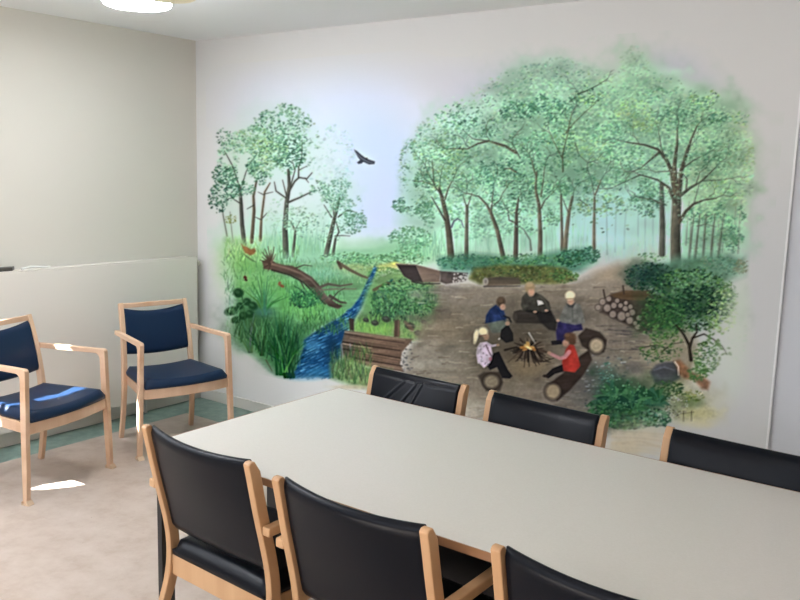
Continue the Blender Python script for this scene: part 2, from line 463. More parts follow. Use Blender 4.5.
# ---- navy armchairs by the radiator
def blue_chair(label):
    t = thing('armchair', label, 'chair', group='navy armchairs by the radiator')
    wr, wt, D, Ht = .229, .203, .444, .827     # rear posts lean inwards towards the top, front legs splay outwards at the foot
    wf, wa, za = .290, .268, .672
    co = np.polyfit([0, .2, .42, .62, Ht], [-D, -D+.030, -D+.048, -D+.016, -D-.027], 3)
    xr = lambda z: float(np.polyval(co, z))
    wy = lambda z: wr+(wt-wr)*z/Ht
    wfz = lambda z: wf+(wa-wf)*z/za
    zs = np.linspace(0, Ht, 20)
    for s in (-1, 1):
        th = [.026+.012*min(1, z/.4)-.010*max(0, (z-.45)/.4) for z in zs]
        bm = extrude_outline(bar_outline([(xr(z), z) for z in zs], th), -.013, .013)
        for v in bm.verts: v.co.y += s*wy(v.co.z)
        obj('back_post', bm, M['oak'], t, bevel=.003)
        bm = extrude_outline(arm_outline(xr(.655)-.028, .007, .655, .026, .005, .036, .006, .026), -.014, .014)
        yr = wy(.655)+.0275
        for v in bm.verts:
            k = max(0, min(1, (v.co.x-xr(.655))/(-.02-xr(.655))))
            v.co.y += s*(yr+(wa-yr)*k + (wf-wa)*max(0, 1-v.co.z/za)*k)
        obj('armrest', bm, M['oak_long'], t, bevel=.0035)
        foot_plate(-.019, .007, s*wf-.014, s*wf+.014, t, M['glide_white'])
    def fit(bm, ref):
        for v in bm.verts: v.co.y *= (wy(v.co.z)-.0135)/ref
        return bm
    r_ = wr-.0135
    xt = xr(Ht-.012)
    obj('top_rail', fit(bx((xt-.011, -r_, Ht-.030), (xt+.011, r_, Ht-.002)), r_), M['oak'], t, bevel=.003)
    f = bmesh.new(); xb = xr(.37)
    fit(box(f, (xb-.010, -r_, .345), (xb+.012, r_, .395)), r_)
    wi = wfz(.37)-.0155
    for s in (-1, 1):
        A = [(xb+.0125, s*(r_-.010)), (xb+.0125, s*(r_-.032)), (-.028, s*(wi-.020)), (-.028, s*wi)]
        extrude_outline(A if s > 0 else A[::-1], .345, .400, f, 'z')
    arc = [(-.022+.030*(1-(u*u)), u*wi) for u in np.linspace(-1, 1, 15)]
    arc2 = [(x+.022, y) for x, y in arc[::-1]]
    extrude_outline(arc+arc2, .345, .402, f, 'z')
    obj('seat_frame', f, M['oak'], t, bevel=.002)
    obj('seat', seat_pad(xb+.012, .004, wr-.016, wi-.006, .4025, .460, 0, .03, dish=.014), M['navy'], t, smooth=True)
    pad = fit(curved_pad(xr, .522, .796, lambda u: -.026*(1-u*u), lambda u: -.012*(1-u*u)+.004, r_-.0008, .026, .012), r_)
    obj('backrest', pad, M['navy'], t, smooth=True)
    return t
A_ = blue_chair('navy armchair with sunlight on its seat, cut by the left frame edge'); place(A_, .845, -1.558, .240)
B_ = dup(A_, 'navy armchair in the room corner beside the mural'); place(B_, .864, -.816, -.252)
# ------------------------------------------------------------------ the mural painted on the back wall
# A brush-stroke painter: colours are mixed on a grid of paint cells covering the wall and stored as the paint colour of a flat mesh.
MX0, MX1, MY0, MY1, S = 200, 772, 36, 472, 2
RW, RH = (MX1-MX0)*S, (MY1-MY0)*S
rng = np.random.default_rng(7)
YY, XX = np.mgrid[0:RH, 0:RW].astype(np.float32)
XX = XX/S+MX0; YY = YY/S+MY0

def bare_wall(x, y):
    """colour of the bare wall round the mural, so that paint is stored relative to it"""
    pts = [((215, 60), (207, 207, 203)), ((310, 60), (213, 213, 210)), ((480, 45), (196, 196, 191)), ((600, 40), (184, 184, 179)), ((760, 60), (184, 184, 180)),
           ((210, 250), (215, 213, 207)), ((380, 220), (222, 223, 220)), ((600, 220), (200, 201, 198)), ((765, 200), (196, 197, 196)),
           ((765, 330), (203, 206, 209)), ((240, 390), (212, 209, 202)), ((420, 400), (214, 212, 206)), ((640, 450), (207, 203, 195)), ((750, 430), (203, 204, 204))]
    num = 0; den = 0
    for (a, b), c in pts:
        w = 1/(((x-a)/90)**2+((y-b)/90)**2+.25)**1.5
        num = num+w[..., None]*np.array(c, np.float32); den = den+w
    return (num/den[..., None]).astype(np.float32)
BW = bare_wall(XX, YY); CV = BW.copy()

def value_noise(sx, sy, seed, octv=3):
    r = np.random.default_rng(seed); out = np.zeros((RH, RW), np.float32); amp = 1; tot = 0
    for o in range(octv):
        gx, gy = int(RW/S/sx*2**o)+3, int(RH/S/sy*2**o)+3
        g = r.random((gy, gx), dtype=np.float32)
        fx = (XX[0]-MX0)/sx*2**o; fy = (YY[:, 0]-MY0)/sy*2**o
        ix, iy = fx.astype(int), fy.astype(int); tx, ty = fx-ix, fy-iy
        tx = tx*tx*(3-2*tx); ty = (ty*ty*(3-2*ty))[:, None]
        a = g[iy][:, ix]*(1-tx)+g[iy][:, ix+1]*tx; b = g[iy+1][:, ix]*(1-tx)+g[iy+1][:, ix+1]*tx
        out += amp*(a*(1-ty)+b*ty); tot += amp; amp *= .5
    return out/tot
N1 = value_noise(14, 14, 1); N2 = value_noise(30, 5, 2, 4); N3 = value_noise(5, 5, 3, 2); N4 = value_noise(60, 45, 4, 3); N5 = value_noise(4, 26, 5, 3)

def win(x0, y0, x1, y1):
    a, b = max(0, int((x0-MX0)*S)), max(0, int((y0-MY0)*S)); c, d = min(RW, int((x1-MX0)*S)+2), min(RH, int((y1-MY0)*S)+2)
    return (slice(b, d), slice(a, c)) if c > a and d > b else None

def lay(w, a, c):
    if w is None: return
    t = CV[w]; a = np.clip(a, 0, 1)[..., None]; t += a*(np.array(c, np.float32)-t)

def wash(cx, cy, rx, ry, c, a=1., p=1.6, rag=0.):
    """airbrushed blob; rag breaks its rim up"""
    k = 1.9; w = win(cx-rx*k, cy-ry*k, cx+rx*k, cy+ry*k)
    if w is None: return
    q = ((XX[w]-cx)/rx)**2+((YY[w]-cy)/ry)**2
    if rag: q = q*np.maximum(1+rag*(N1[w]-.5)*2, .05)
    lay(w, a*np.exp(-q**p*.9), c)

def poly(pts, c, a=1., soft=.7, tex=None, amt=0.):
    """filled shape with a softened rim; tex modulates its tone"""
    P_ = np.array(pts, np.float32); x0, y0 = P_.min(0)-soft*3-1; x1, y1 = P_.max(0)+soft*3+1
    w = win(x0, y0, x1, y1)
    if w is None: return
    X, Y = XX[w], YY[w]; ins = np.zeros(X.shape, bool); dist = np.full(X.shape, 1e9, np.float32)
    for (ax, ay), (bx_, by) in zip(P_, np.roll(P_, -1, 0)):
        cond = ((ay > Y) != (by > Y))
        if ay != by: ins ^= cond & (X < (bx_-ax)*(Y-ay)/(by-ay)+ax)
        dx, dy = bx_-ax, by-ay; t = np.clip(((X-ax)*dx+(Y-ay)*dy)/(dx*dx+dy*dy+1e-9), 0, 1)
        dist = np.minimum(dist, (X-ax-t*dx)**2+(Y-ay-t*dy)**2)
    d = np.sqrt(dist)*np.where(ins, 1, -1)
    al = np.clip(.5+d/(2*soft), 0, 1)*a
    if tex is None: lay(w, al, c)
    else:
        t = CV[w]; col = np.array(c, np.float32)*(1+amt*(tex[w]-.5)*2)[..., None]
        t += al[..., None]*(np.clip(col, 0, 255)-t)

def stroke(pts, w0, w1, c, a=1., soft=.45, light=None):
    """tapering brush stroke along a polyline; light adds a lit left flank"""
    P_ = [np.array(p, np.float32) for p in pts]; n = len(P_)-1
    A = np.array(P_); m = max(w0, w1)+2; w = win(A[:, 0].min()-m, A[:, 1].min()-m, A[:, 0].max()+m, A[:, 1].max()+m)
    if w is None: return
    X, Y = XX[w], YY[w]; best = np.full(X.shape, -9., np.float32); side = np.zeros(X.shape, np.float32)
    for i in range(n):
        (ax, ay), (bx_, by) = P_[i], P_[i+1]; dx, dy = bx_-ax, by-ay
        t = np.clip(((X-ax)*dx+(Y-ay)*dy)/(dx*dx+dy*dy+1e-9), 0, 1)
        ex, ey = X-ax-t*dx, Y-ay-t*dy
        r = (w0+(w1-w0)*(i+t)/n)/2; v = r-np.sqrt(ex*ex+ey*ey)
        u = v > best; side = np.where(u, ex/np.maximum(r, .3), side); best = np.maximum(best, v)
    al = np.clip(.5+best/(2*soft), 0, 1)*a
    if light is None: lay(w, al, c)
    else:
        k = np.clip(.5-side*.6+(N3[w]-.5)*.7, 0, 1)[..., None]
        t = CV[w]; t += al[..., None]*((1-k)*np.array(c, np.float32)+k*np.array(light, np.float32)-t)

def dab(x, y, rx, ry, ang, c, a):
    m = max(rx, ry)*1.5+.6; w = win(x-m, y-m, x+m, y+m)
    if w is None: return
    ca, sa = math.cos(ang), math.sin(ang); dx, dy = XX[w]-x, YY[w]-y
    q = ((dx*ca+dy*sa)/rx)**2+((dy*ca-dx*sa)/ry)**2
    lay(w, a*np.clip(1.5-q, 0, 1), c)

def foliage(cx, cy, rx, ry, n, pal, size=(1., 2.2), a=(.35, .8), clump=.5, up=None, only=False):
    """leafy mass of small dabs, clumped by noise, denser towards the middle"""
    k = 0; tries = 0
    while k < n and tries < n*6:
        tries += 1
        r = math.sqrt(rng.random()); th = rng.random()*2*PI
        x, y = cx+rx*r*math.cos(th), cy+ry*r*math.sin(th)
        i, j = int((y-MY0)*S), int((x-MX0)*S)
        if not (0 <= i < RH and 0 <= j < RW): continue
        if only and np.abs(CV[i, j]-BW[i, j]).max() < 24: continue
        if N1[i, j] < clump*(.55+.5*r)*.95: continue
        s = rng.uniform(*size)*.82; c = np.array(pal[rng.integers(len(pal))], float)*rng.uniform(.86, 1.06)+rng.normal(0, 6, 3)
        dab(x, y, s*rng.uniform(.8, 1.5), s*rng.uniform(.45, .8), rng.uniform(-.9, .9) if up is None else up+rng.normal(0, .35), c, rng.uniform(*a)); k += 1

NF = [value_noise(2.3, 2.0, 21, 1), value_noise(3.4, 2.8, 22, 1), value_noise(1.6, 1.5, 23, 1)]
def mottle(cx, cy, rx, ry, dark, light, a=.5, which=0, gap=.0):
    """broken stippled paint inside an ellipse: dark and light flecks"""
    w = win(cx-rx, cy-ry, cx+rx, cy+ry)
    if w is None: return
    q = ((XX[w]-cx)/rx)**2+((YY[w]-cy)/ry)**2+(N1[w]-.5)*.9
    fall = np.clip((1-q)*2.2, 0, 1)*np.clip((N1[w]-gap)*8, 0, 1)
    t = np.clip((NF[which][w]-.5)*4.2, -1, 1)
    lay(w, .38*a*fall*np.clip(-t, 0, 1), dark); lay(w, .38*a*fall*np.clip(t, 0, 1), light)

def box_blur(b, r, times=2):
    for ax in (0, 1):
        for _ in range(times):
            pad = [(0, 0)]*3; pad[ax] = (r+1, r); c = np.cumsum(np.pad(b, pad, mode='edge').astype(np.float64), axis=ax)
            n = b.shape[ax]; hi = np.take(c, np.arange(2*r+1, 2*r+1+n), axis=ax); lo = np.take(c, np.arange(0, n), axis=ax)
            b = ((hi-lo)/(2*r+1)).astype(np.float32)
    return b

def glaze(cx, cy, rx, ry, f):
    """thin transparent colour laid over an area"""
    w = win(cx-rx*1.8, cy-ry*1.8, cx+rx*1.8, cy+ry*1.8)
    q = ((XX[w]-cx)/rx)**2+((YY[w]-cy)/ry)**2; k = np.exp(-q**1.6)[..., None]*msk[w][..., None]
    CV[w] *= 1-k*(1-np.array(f, np.float32))

def unsharp(r, amt):
    """crisper edges: adds back what a box blur of radius r cells removes"""
    global CV
    Lm = CV.mean(-1, keepdims=True); b = box_blur(Lm, r)
    CV = np.clip(CV*(1+amt*(Lm-b)/(b+20)*msk[..., None]), 8, 250)

def blades(bx_, by, tips, c, w=1.6, a=.85, jitter=1.):
    for tx, ty in tips:
        mx, my = (bx_+tx)/2+(tx-bx_)*-.12, (by+ty)/2-abs(tx-bx_)*.12
        cc = np.array(c, float)+rng.normal(0, 10, 3)
        stroke([(bx_+rng.normal(0, jitter), by), (mx, my), (tx, ty)], w, .35, cc, a)

def grass(x0, y0, x1, y1, n, pal, h=(3, 8), lean=.3, inside=None, a=.6, w=.8):
    for _ in range(n):
        x, y = rng.uniform(x0, x1), rng.uniform(y0, y1)
        if inside is not None and not inside(x, y): continue
        hh = rng.uniform(*h); dx = rng.normal(0, lean)*hh
        stroke([(x, y), (x+dx*.4, y-hh*.6), (x+dx, y-hh)], w, .3, np.array(pal[rng.integers(len(pal))], float)+rng.normal(0, 7, 3), a)

# ---- sky
for p in ((250, 105, 42, 30, (203, 205, 214), .55), (275, 90, 34, 24, (208, 212, 222), .5), (330, 95, 50, 26, (212, 218, 226), .6), (375, 85, 45, 22, (204, 206, 212), .5),
          (330, 135, 60, 45, (208, 221, 238), .8), (370, 150, 55, 55, (200, 214, 242), .85), (400, 120, 40, 30, (206, 214, 232), .6), (372, 190, 34, 50, (204, 217, 248), .9),
          (385, 222, 42, 26, (206, 218, 246), .75), (358, 240, 40, 20, (226, 234, 244), .8), (470, 95, 34, 20, (186, 188, 202), .55), (445, 75, 40, 16, (190, 191, 198), .4),
          (500, 88, 30, 22, (184, 187, 198), .5), (455, 140, 24, 22, (196, 208, 228), .7), (465, 160, 26, 14, (200, 212, 228), .6), (672, 68, 30, 18, (172, 175, 184), .6), (700, 82, 20, 12, (176, 178, 186), .45),
          (310, 165, 30, 40, (206, 222, 232), .6)):
    wash(*p[:4], p[4], p[5], 1.1)
# ---- pale tree masses behind
for p in ((275, 145, 44, 38, (180, 208, 192), .6), (300, 195, 60, 40, (200, 222, 214), .6), (330, 160, 24, 32, (206, 225, 219), .55), (345, 205, 24, 30, (192, 217, 205), .55), (240, 160, 18, 30, (198, 214, 196), .5),
          (232, 200, 14, 28, (188, 206, 186), .5), (290, 235, 70, 24, (176, 214, 192), .8), (410, 215, 22, 14, (176, 212, 196), .6), (440, 165, 40, 42, (172, 206, 180), .85), (420, 185, 24, 26, (172, 208, 184), .7),
          (480, 140, 46, 36, (160, 196, 178), .9), (470, 200, 70, 44, (160, 202, 178), .9), (540, 115, 50, 46, (146, 180, 156), .95), (600, 120, 56, 52, (150, 184, 152), .95), (560, 78, 40, 20, (152, 176, 160), .75),
          (520, 85, 24, 14, (158, 180, 164), .6), (634, 72, 18, 26, (150, 174, 148), .85), (650, 110, 40, 34, (150, 182, 152), .9), (690, 120, 36, 36, (148, 180, 152), .9), (720, 150, 34, 44, (160, 184, 148), .95),
          (560, 180, 60, 50, (146, 192, 160), .95), (640, 175, 60, 50, (140, 182, 160), .95), (715, 205, 34, 50, (156, 186, 150), .95), (620, 225, 60, 34, (166, 206, 194), .95), (540, 225, 80, 30, (158, 206, 182), .9),
          (450, 240, 60, 26, (164, 208, 180), .9), (600, 205, 26, 20, (172, 208, 212), .7), (595, 235, 34, 20, (168, 202, 206), .7), (700, 240, 44, 24, (146, 192, 166), .9), (656, 105, 14, 12, (182, 196, 196), .8), (565, 98, 10, 8, (180, 194, 190), .5)):
    wash(*p[:4], p[4], p[5], 1.8, .5)
for p in ((545, 105, 60, 40), (600, 130, 60, 50), (690, 125, 50, 44), (640, 90, 40, 36), (560, 165, 60, 34), (490, 160, 46, 30), (724, 165, 30, 60)): wash(*p, (112, 152, 124), .5, 1.8, .6)
for p in ((384, 180, 20, 44), (372, 150, 34, 30), (372, 215, 22, 22)): wash(*p, (204, 217, 246), .6, 1.3)
# far bank green and mist
for p in ((340, 256, 70, 14, (150, 198, 160), .8), (390, 252, 50, 12, (140, 196, 150), .85), (300, 250, 40, 16, (130, 186, 140), .7), (270, 252, 40, 16, (150, 200, 150), .7), (352, 243, 30, 6, (196, 222, 204), .6)):
    wash(*p[:4], p[4], p[5], 1.8, .5)
# misty trunks
for x in list(range(404, 446, 4))+list(range(456, 600, 5)):
    x += rng.normal(0, 1.6); y1 = rng.uniform(250, 262) if x > 450 else rng.uniform(246, 258)
    stroke([(x+rng.normal(0, 1.5), rng.uniform(205, 225) if x > 450 else 236), (x+rng.normal(0, .6), 238), (x, y1)], .8, 1.2, (122, 158, 132), rng.uniform(.05, .38), .7)
for x in (607, 615, 624, 638, 645, 653, 686, 690, 697, 704, 711, 718, 722, 733, 738):
    y0 = rng.uniform(195, 215); lean = rng.normal(1 if x < 670 else 4, 1.5)
    stroke([(x+lean, y0), (x+lean*.3, 228), (x, rng.uniform(244, 256))], .9, 1.7, (112, 148, 144) if x < 670 else (118, 122, 108), rng.uniform(.35, .7), .6)
grass(560, 240, 668, 262, 260, [(160, 200, 178), (140, 190, 160), (182, 212, 190)], (4, 11), .15, a=.4)
grass(450, 226, 590, 258, 420, [(140, 196, 160), (120, 180, 146), (170, 214, 184)], (5, 14), .1, a=.35)
grass(398, 240, 450, 262, 160, [(120, 184, 140), (170, 210, 170), (96, 160, 120)], (5, 14), .15, a=.4)
grass(250, 232, 330, 256, 220, [(140, 196, 166), (176, 216, 192), (110, 172, 140)], (5, 14), .12, a=.4)

# ---- trees: limbs then leaves
TL = (136, 124, 112); TD = (80, 74, 68)
def limb(pts, w0, w1, c=TD, l=TL, a=.95):
    k = np.array((.68, .76, .75)); stroke(pts, w0*1.08, w1*1.05, np.array(c)*k, a, .42, np.array(l)*(.76, .83, .79))
DK = [(46, 94, 74), (60, 112, 86), (80, 134, 102)]; MD = [(104, 160, 122), (122, 174, 136), (92, 150, 116), (138, 186, 146)]
LT = [(160, 204, 170), (176, 214, 184), (146, 194, 156)]; YG = [(150, 186, 120), (168, 198, 134), (132, 176, 104)]
# left wood
foliage(331, 158, 26, 34, 220, [(178, 216, 200), (196, 226, 214), (160, 204, 186)], (1, 2.4), (.2, .5), .3)
foliage(283, 140, 36, 36, 620, LT+MD, (1, 2.2), (.3, .7), .38)
foliage(258, 152, 30, 26, 420, MD+YG+LT, (1, 2.2), (.35, .75), .4)
foliage(238, 158, 20, 28, 300, LT+MD, (1, 2), (.3, .7), .42)
limb([(244.5, 246), (242, 224), (241, 203), (239.5, 186)], 4.4, 2.8); limb([(239.5, 187), (232, 165), (224.5, 151)], 1.6, .6); limb([(241, 204), (232, 198), (226, 199)], 1.2, .5); limb([(240.5, 190), (246, 172), (252, 160)], 1.2, .5)
limb([(251.6, 242), (254, 211), (253.4, 196), (256.5, 181)], 3.4, 1.8, (116, 86, 66), (166, 132, 106)); limb([(254, 205), (247, 209)], 1, .5)
limb([(260.4, 240), (261.2, 220), (264.7, 192), (270, 183)], 2.8, 1.1, (140, 100, 74), (184, 144, 112)); limb([(261.5, 219), (267, 213)], 1.1, .5); limb([(261.5, 220), (255, 217)], 1.1, .5); limb([(264, 195), (258, 192)], 1, .4); limb([(264, 194), (273, 192)], .9, .4)
limb([(227, 236), (223, 215), (222.5, 205)], 1.6, .9, (120, 116, 96), (160, 154, 130), .7); limb([(233, 242), (231, 224), (230, 212)], 1.2, .7, (130, 130, 104), (160, 160, 130), .6)
limb([(285.9, 256), (284.9, 229), (286.6, 203), (289.3, 186), (288.4, 170)], 5.6, 2.6); limb([(289, 202), (299.8, 197.5), (312, 191.5)], 2.1, .9); limb([(285.8, 198), (276, 191), (274.3, 182)], 1.6, .7); limb([(286.5, 196), (282.5, 180)], 1.4, .6)
limb([(289, 191), (294.5, 181.5), (298.9, 177.5), (306.8, 178.8), (312, 172.8)], 2.1, .8); limb([(298.5, 178), (298.6, 167), (301.8, 158), (302, 140)], 1.5, .5); limb([(305, 178), (308.5, 182.5)], 1, .5); limb([(290, 188), (295, 170), (292, 160)], 1.4, .5); limb([(299, 170), (307, 166)], .9, .4)
limb([(292.8, 256), (295.4, 231), (291, 222)], 2.8, 1.2); limb([(295, 230), (300, 221)], 1, .4)
limb([(326, 255), (332.6, 226), (337, 208), (339.6, 198)], 4.6, 2, TD, (142, 124, 110)); limb([(333, 254), (335.6, 238), (339, 232)], 2.8, 1.2); limb([(338, 217), (347.5, 210), (356.5, 212.5)], 1.5, .6); limb([(331.5, 217), (324, 205)], 1.5, .6); limb([(335, 236), (342, 235.5), (350, 236)], 1.1, .4); limb([(334, 219), (333, 205)], 1.6, .6); limb([(339, 232), (336, 222)], 1.5, .8)
foliage(283, 130, 30, 26, 330, DK+MD, (.9, 1.9), (.4, .8), .5); foliage(266, 150, 16, 16, 150, DK+YG, (.9, 1.9), (.4, .85), .48); foliage(289, 155, 16, 16, 170, DK, (.9, 1.8), (.45, .9), .5)
foliage(224, 137, 8, 9, 60, DK+MD, (.8, 1.5), (.4, .8), .4); foliage(230, 176, 18, 14, 210, DK+[(54, 96, 62)], (.9, 1.9), (.5, .9), .42); foliage(218, 199, 10, 14, 130, DK+[(60, 104, 70)], (.9, 1.7), (.5, .9), .36); foliage(234, 190, 10, 8, 70, DK, (.9, 1.7), (.5, .9), .4)
foliage(247, 165, 12, 10, 110, DK+MD, (.9, 1.8), (.4, .8), .45); foliage(262, 178, 9, 7, 70, DK+MD, (.9, 1.8), (.4, .8), .42); foliage(248, 190, 8, 6, 50, MD, (.9, 1.7), (.4, .8), .42)
foliage(314, 190, 16, 10, 130, MD+LT+DK[1:], (.9, 1.8), (.3, .7), .45); foliage(301, 222, 18, 16, 190, MD+LT, (.9, 1.9), (.3, .7), .42); foliage(280, 215, 14, 20, 90, LT, (.9, 1.9), (.3, .6), .45)
foliage(342, 198, 20, 22, 300, LT+MD, (.9, 1.9), (.3, .65), .38); foliage(352, 222, 15, 12, 200, MD+DK[2:], (.9, 1.9), (.35, .75), .38); foliage(333, 202, 10, 8, 70, DK[1:]+MD, (.9, 1.7), (.4, .8), .42); foliage(330, 235, 12, 12, 60, MD+LT, (.8, 1.6), (.3, .6), .4)
foliage(231, 219, 6, 5, 30, [(150, 160, 80), (130, 150, 70)], (.8, 1.6), (.4, .8), .3)
# right wood: distant light leaves first
foliage(560, 150, 150, 70, 2300, [(128, 178, 142), (150, 194, 158), (112, 164, 130), (168, 206, 170), (140, 184, 150)], (1.2, 2.8), (.2, .55), .36)
foliage(440, 165, 40, 44, 560, LT+MD, (1, 2.3), (.3, .65), .38); foliage(425, 205, 26, 14, 150, LT+MD, (1, 2.1), (.3, .65), .38)
foliage(720, 165, 36, 60, 700, [(150, 182, 138), (168, 194, 150), (134, 172, 128), (178, 200, 162)], (1.2, 2.6), (.25, .6), .36)
foliage(625, 120, 80, 48, 800, [(150, 186, 144), (134, 176, 136), (168, 198, 158), (120, 168, 130)], (1.2, 2.6), (.25, .6), .38)
foliage(540, 100, 60, 36, 600, [(146, 180, 152), (126, 166, 138), (160, 190, 164)], (1.2, 2.6), (.25, .6), .38)
foliage(634, 64, 14, 18, 120, [(144, 172, 144), (128, 160, 132)], (1, 2.2), (.25, .55), .36); foliage(562, 68, 20, 12, 120, [(140, 168, 150), (124, 156, 136)], (1, 2.2), (.2, .5), .36); foliage(540, 76, 22, 12, 110, [(140, 170, 150), (124, 158, 136)], (1, 2.2), (.2, .5), .36)
foliage(480, 215, 60, 26, 560, [(130, 186, 148), (150, 200, 164), (110, 170, 134)], (1, 2.3), (.3, .6), .4); foliage(410, 240, 22, 14, 280, [(104, 172, 120), (130, 188, 138), (90, 156, 110)], (1, 2.1), (.35, .75), .36)
foliage(715, 225, 34, 34, 420, [(140, 186, 148), (120, 170, 132), (156, 196, 156)], (1, 2.3), (.3, .65), .4)
BR = (96, 84, 74); BL = (152, 134, 118)
# nearer leaves
for p in ((430, 158, 30, 20, 170, MD+YG), (452, 155, 14, 10, 90, YG+DK), (420, 182, 20, 9, 110, MD+DK[1:]), (416, 205, 24, 9, 170, MD+DK[1:]), (445, 180, 20, 14, 110, MD+YG), (437, 215, 18, 10, 80, MD),
          (460, 115, 26, 12, 130, MD+DK[1:]), (480, 128, 24, 10, 130, DK+MD), (520, 112, 22, 11, 210, DK), (545, 110, 16, 16, 170, DK), (568, 105, 12, 12, 130, DK), (560, 125, 16, 8, 80, DK+MD), (590, 95, 14, 10, 90, DK+YG),
          (500, 172, 26, 14, 240, DK), (475, 180, 26, 12, 200, DK[1:]+MD), (522, 180, 24, 20, 260, DK+MD), (510, 200, 22, 14, 200, DK+MD), (545, 160, 26, 16, 220, DK+MD), (530, 140, 22, 12, 160, DK[1:]+MD), (550, 185, 22, 14, 180, DK[1:]+MD),
          (575, 180, 24, 16, 220, DK[1:]+MD), (565, 140, 18, 10, 120, DK+YG), (590, 150, 22, 18, 200, MD+YG), (478, 215, 24, 12, 120, MD), (520, 225, 30, 10, 100, MD+LT), (560, 218, 14, 10, 60, MD), (585, 205, 14, 10, 70, YG+MD),
          (610, 130, 22, 14, 170, MD+DK[2:]), (634, 110, 20, 12, 120, YG), (645, 125, 14, 8, 80, YG), (625, 155, 24, 14, 190, DK[1:]+MD), (640, 190, 20, 12, 170, DK+MD), (620, 178, 16, 10, 100, MD), (650, 205, 16, 12, 120, DK+MD), (610, 205, 14, 10, 70, MD+YG),
          (665, 118, 20, 12, 160, DK[1:]+MD), (690, 118, 24, 14, 220, DK+MD), (705, 100, 16, 10, 120, DK+YG), (718, 118, 10, 6, 60, DK), (655, 95, 12, 10, 80, MD+DK[2:]), (712, 148, 20, 14, 140, DK[1:]+MD), (740, 118, 10, 8, 50, MD+YG), (702, 162, 18, 10, 100, MD+DK[1:]),
          (722, 190, 22, 12, 120, MD+YG), (728, 215, 18, 14, 160, DK[1:]+MD), (700, 215, 18, 10, 110, MD+DK[1:]), (735, 240, 12, 12, 120, MD+DK[1:]), (745, 160, 10, 24, 110, YG+LT), (720, 235, 16, 12, 120, MD)):
    foliage(*p[:6], (.9, 2.), (.4, .85), .45)
foliage(560, 130, 140, 60, 500, LT+YG, (.8, 1.7), (.3, .7), .5); foliage(660, 160, 80, 60, 300, LT, (.8, 1.6), (.25, .6), .5)

for p in ((283, 138, 34, 34, .35), (258, 155, 28, 26, .35), (237, 160, 18, 28, .3), (228, 182, 17, 24, .45), (342, 205, 24, 30, .32), (334, 158, 26, 32, .18), (304, 215, 22, 24, .28)):
    mottle(*p[:4], (84, 138, 100), (196, 224, 200), p[4], 0, .3)
for p in ((432, 170, 40, 46, .38), (470, 130, 44, 30, .34), (505, 180, 60, 44, .45), (545, 120, 56, 40, .42), (590, 150, 50, 60, .40), (640, 130, 56, 50, .36), (690, 135, 52, 48, .42), (725, 180, 34, 70, .34), (700, 225, 46, 30, .34), (630, 190, 40, 30, .38), (480, 220, 60, 22, .34), (560, 75, 50, 22, .26), (634, 72, 20, 26, .26), (415, 205, 26, 14, .4), (412, 240, 24, 14, .4)):
    mottle(*p[:4], (70, 122, 92), (172, 206, 170), p[4], 0, .28); mottle(*p[:4], (56, 104, 80), (150, 194, 156), p[4]*.6, 1, .42)

limb([(451, 256), (449, 234), (446.4, 216), (442, 197), (439, 188)], 6.4, 2.6, (92, 76, 68), (140, 118, 102)); limb([(444.8, 220), (438, 208), (431.5, 197)], 2, .9, TD, TL); limb([(445, 199), (448, 189), (454.5, 176)], 1.9, .6, BR, BL); limb([(441, 194), (433, 185), (422, 181), (414, 181.5)], 1.5, .5); limb([(436, 188), (431, 178), (426, 171)], 1.2, .4); limb([(434, 186), (433, 170), (432, 160)], 1.3, .4)
stroke([(451.5, 227), (454, 221), (457.8, 218.8), (461.5, 221), (463.3, 227)], 1.9, .9, (84, 86, 108), .9)
limb([(466.3, 262), (466.5, 235), (467, 206)], 4, 2.8, BR, BL); limb([(466.5, 207), (463, 196)], 1.4, .5, BR, BL); limb([(467.5, 207), (472, 193)], 1.2, .5, BR, BL)
limb([(503.5, 258), (497, 229), (491, 213), (486.8, 205), (479, 196.5), (466, 193)], 4.4, .8, BR, (164, 134, 116)); limb([(491, 213), (492, 200), (493.5, 190)], 2, .7, BR, BL); limb([(493, 206), (500, 200), (503, 192)], 1.1, .4, BR, BL)
limb([(515.6, 258), (516.3, 228), (516.4, 212), (518.5, 199)], 4.6, 1.6, (88, 66, 62), (136, 108, 98)); limb([(515, 223), (509, 220), (508.8, 215)], 1.5, .7, (88, 66, 62), (120, 94, 86)); limb([(517, 216), (521, 210)], 1, .4)
limb([(531, 250), (530, 240), (524, 230), (519, 226)], 2, .7, (120, 120, 104), (150, 148, 130), .7)
limb([(540, 258), (540.3, 232), (539, 205), (535.5, 190), (536.5, 172)], 4.6, 1.6, (108, 86, 74), (168, 142, 122)); limb([(541, 208), (545, 200), (548.5, 197)], 1.8, .7, BR, BL); limb([(541, 196), (543, 182), (544.5, 167)], 1.8, .7, BR, BL); limb([(536.5, 178), (533, 168), (531, 158)], 1.3, .5, BR, BL)
limb([(516, 152.5), (505, 146), (488.5, 141), (478, 143.5), (467.5, 149), (450, 148.5)], 2.9, .7, (96, 78, 68), (136, 112, 96)); limb([(488, 141), (473, 139), (464, 131)], 1.1, .4); limb([(516, 172), (510, 168.5), (504, 169)], 1.6, .6, (120, 88, 76), (150, 116, 100)); limb([(520, 158), (512, 143), (503, 139)], 1.1, .4)
limb([(562, 250), (562, 235), (561.5, 215), (561, 195)], 3.2, 1.8, (106, 84, 72), (150, 124, 108)); limb([(564.8, 250), (566.5, 232), (569, 212), (572.5, 197)], 4.6, 2.4, (118, 96, 82), (170, 144, 124)); limb([(568, 212), (561, 195)], 1, .4)
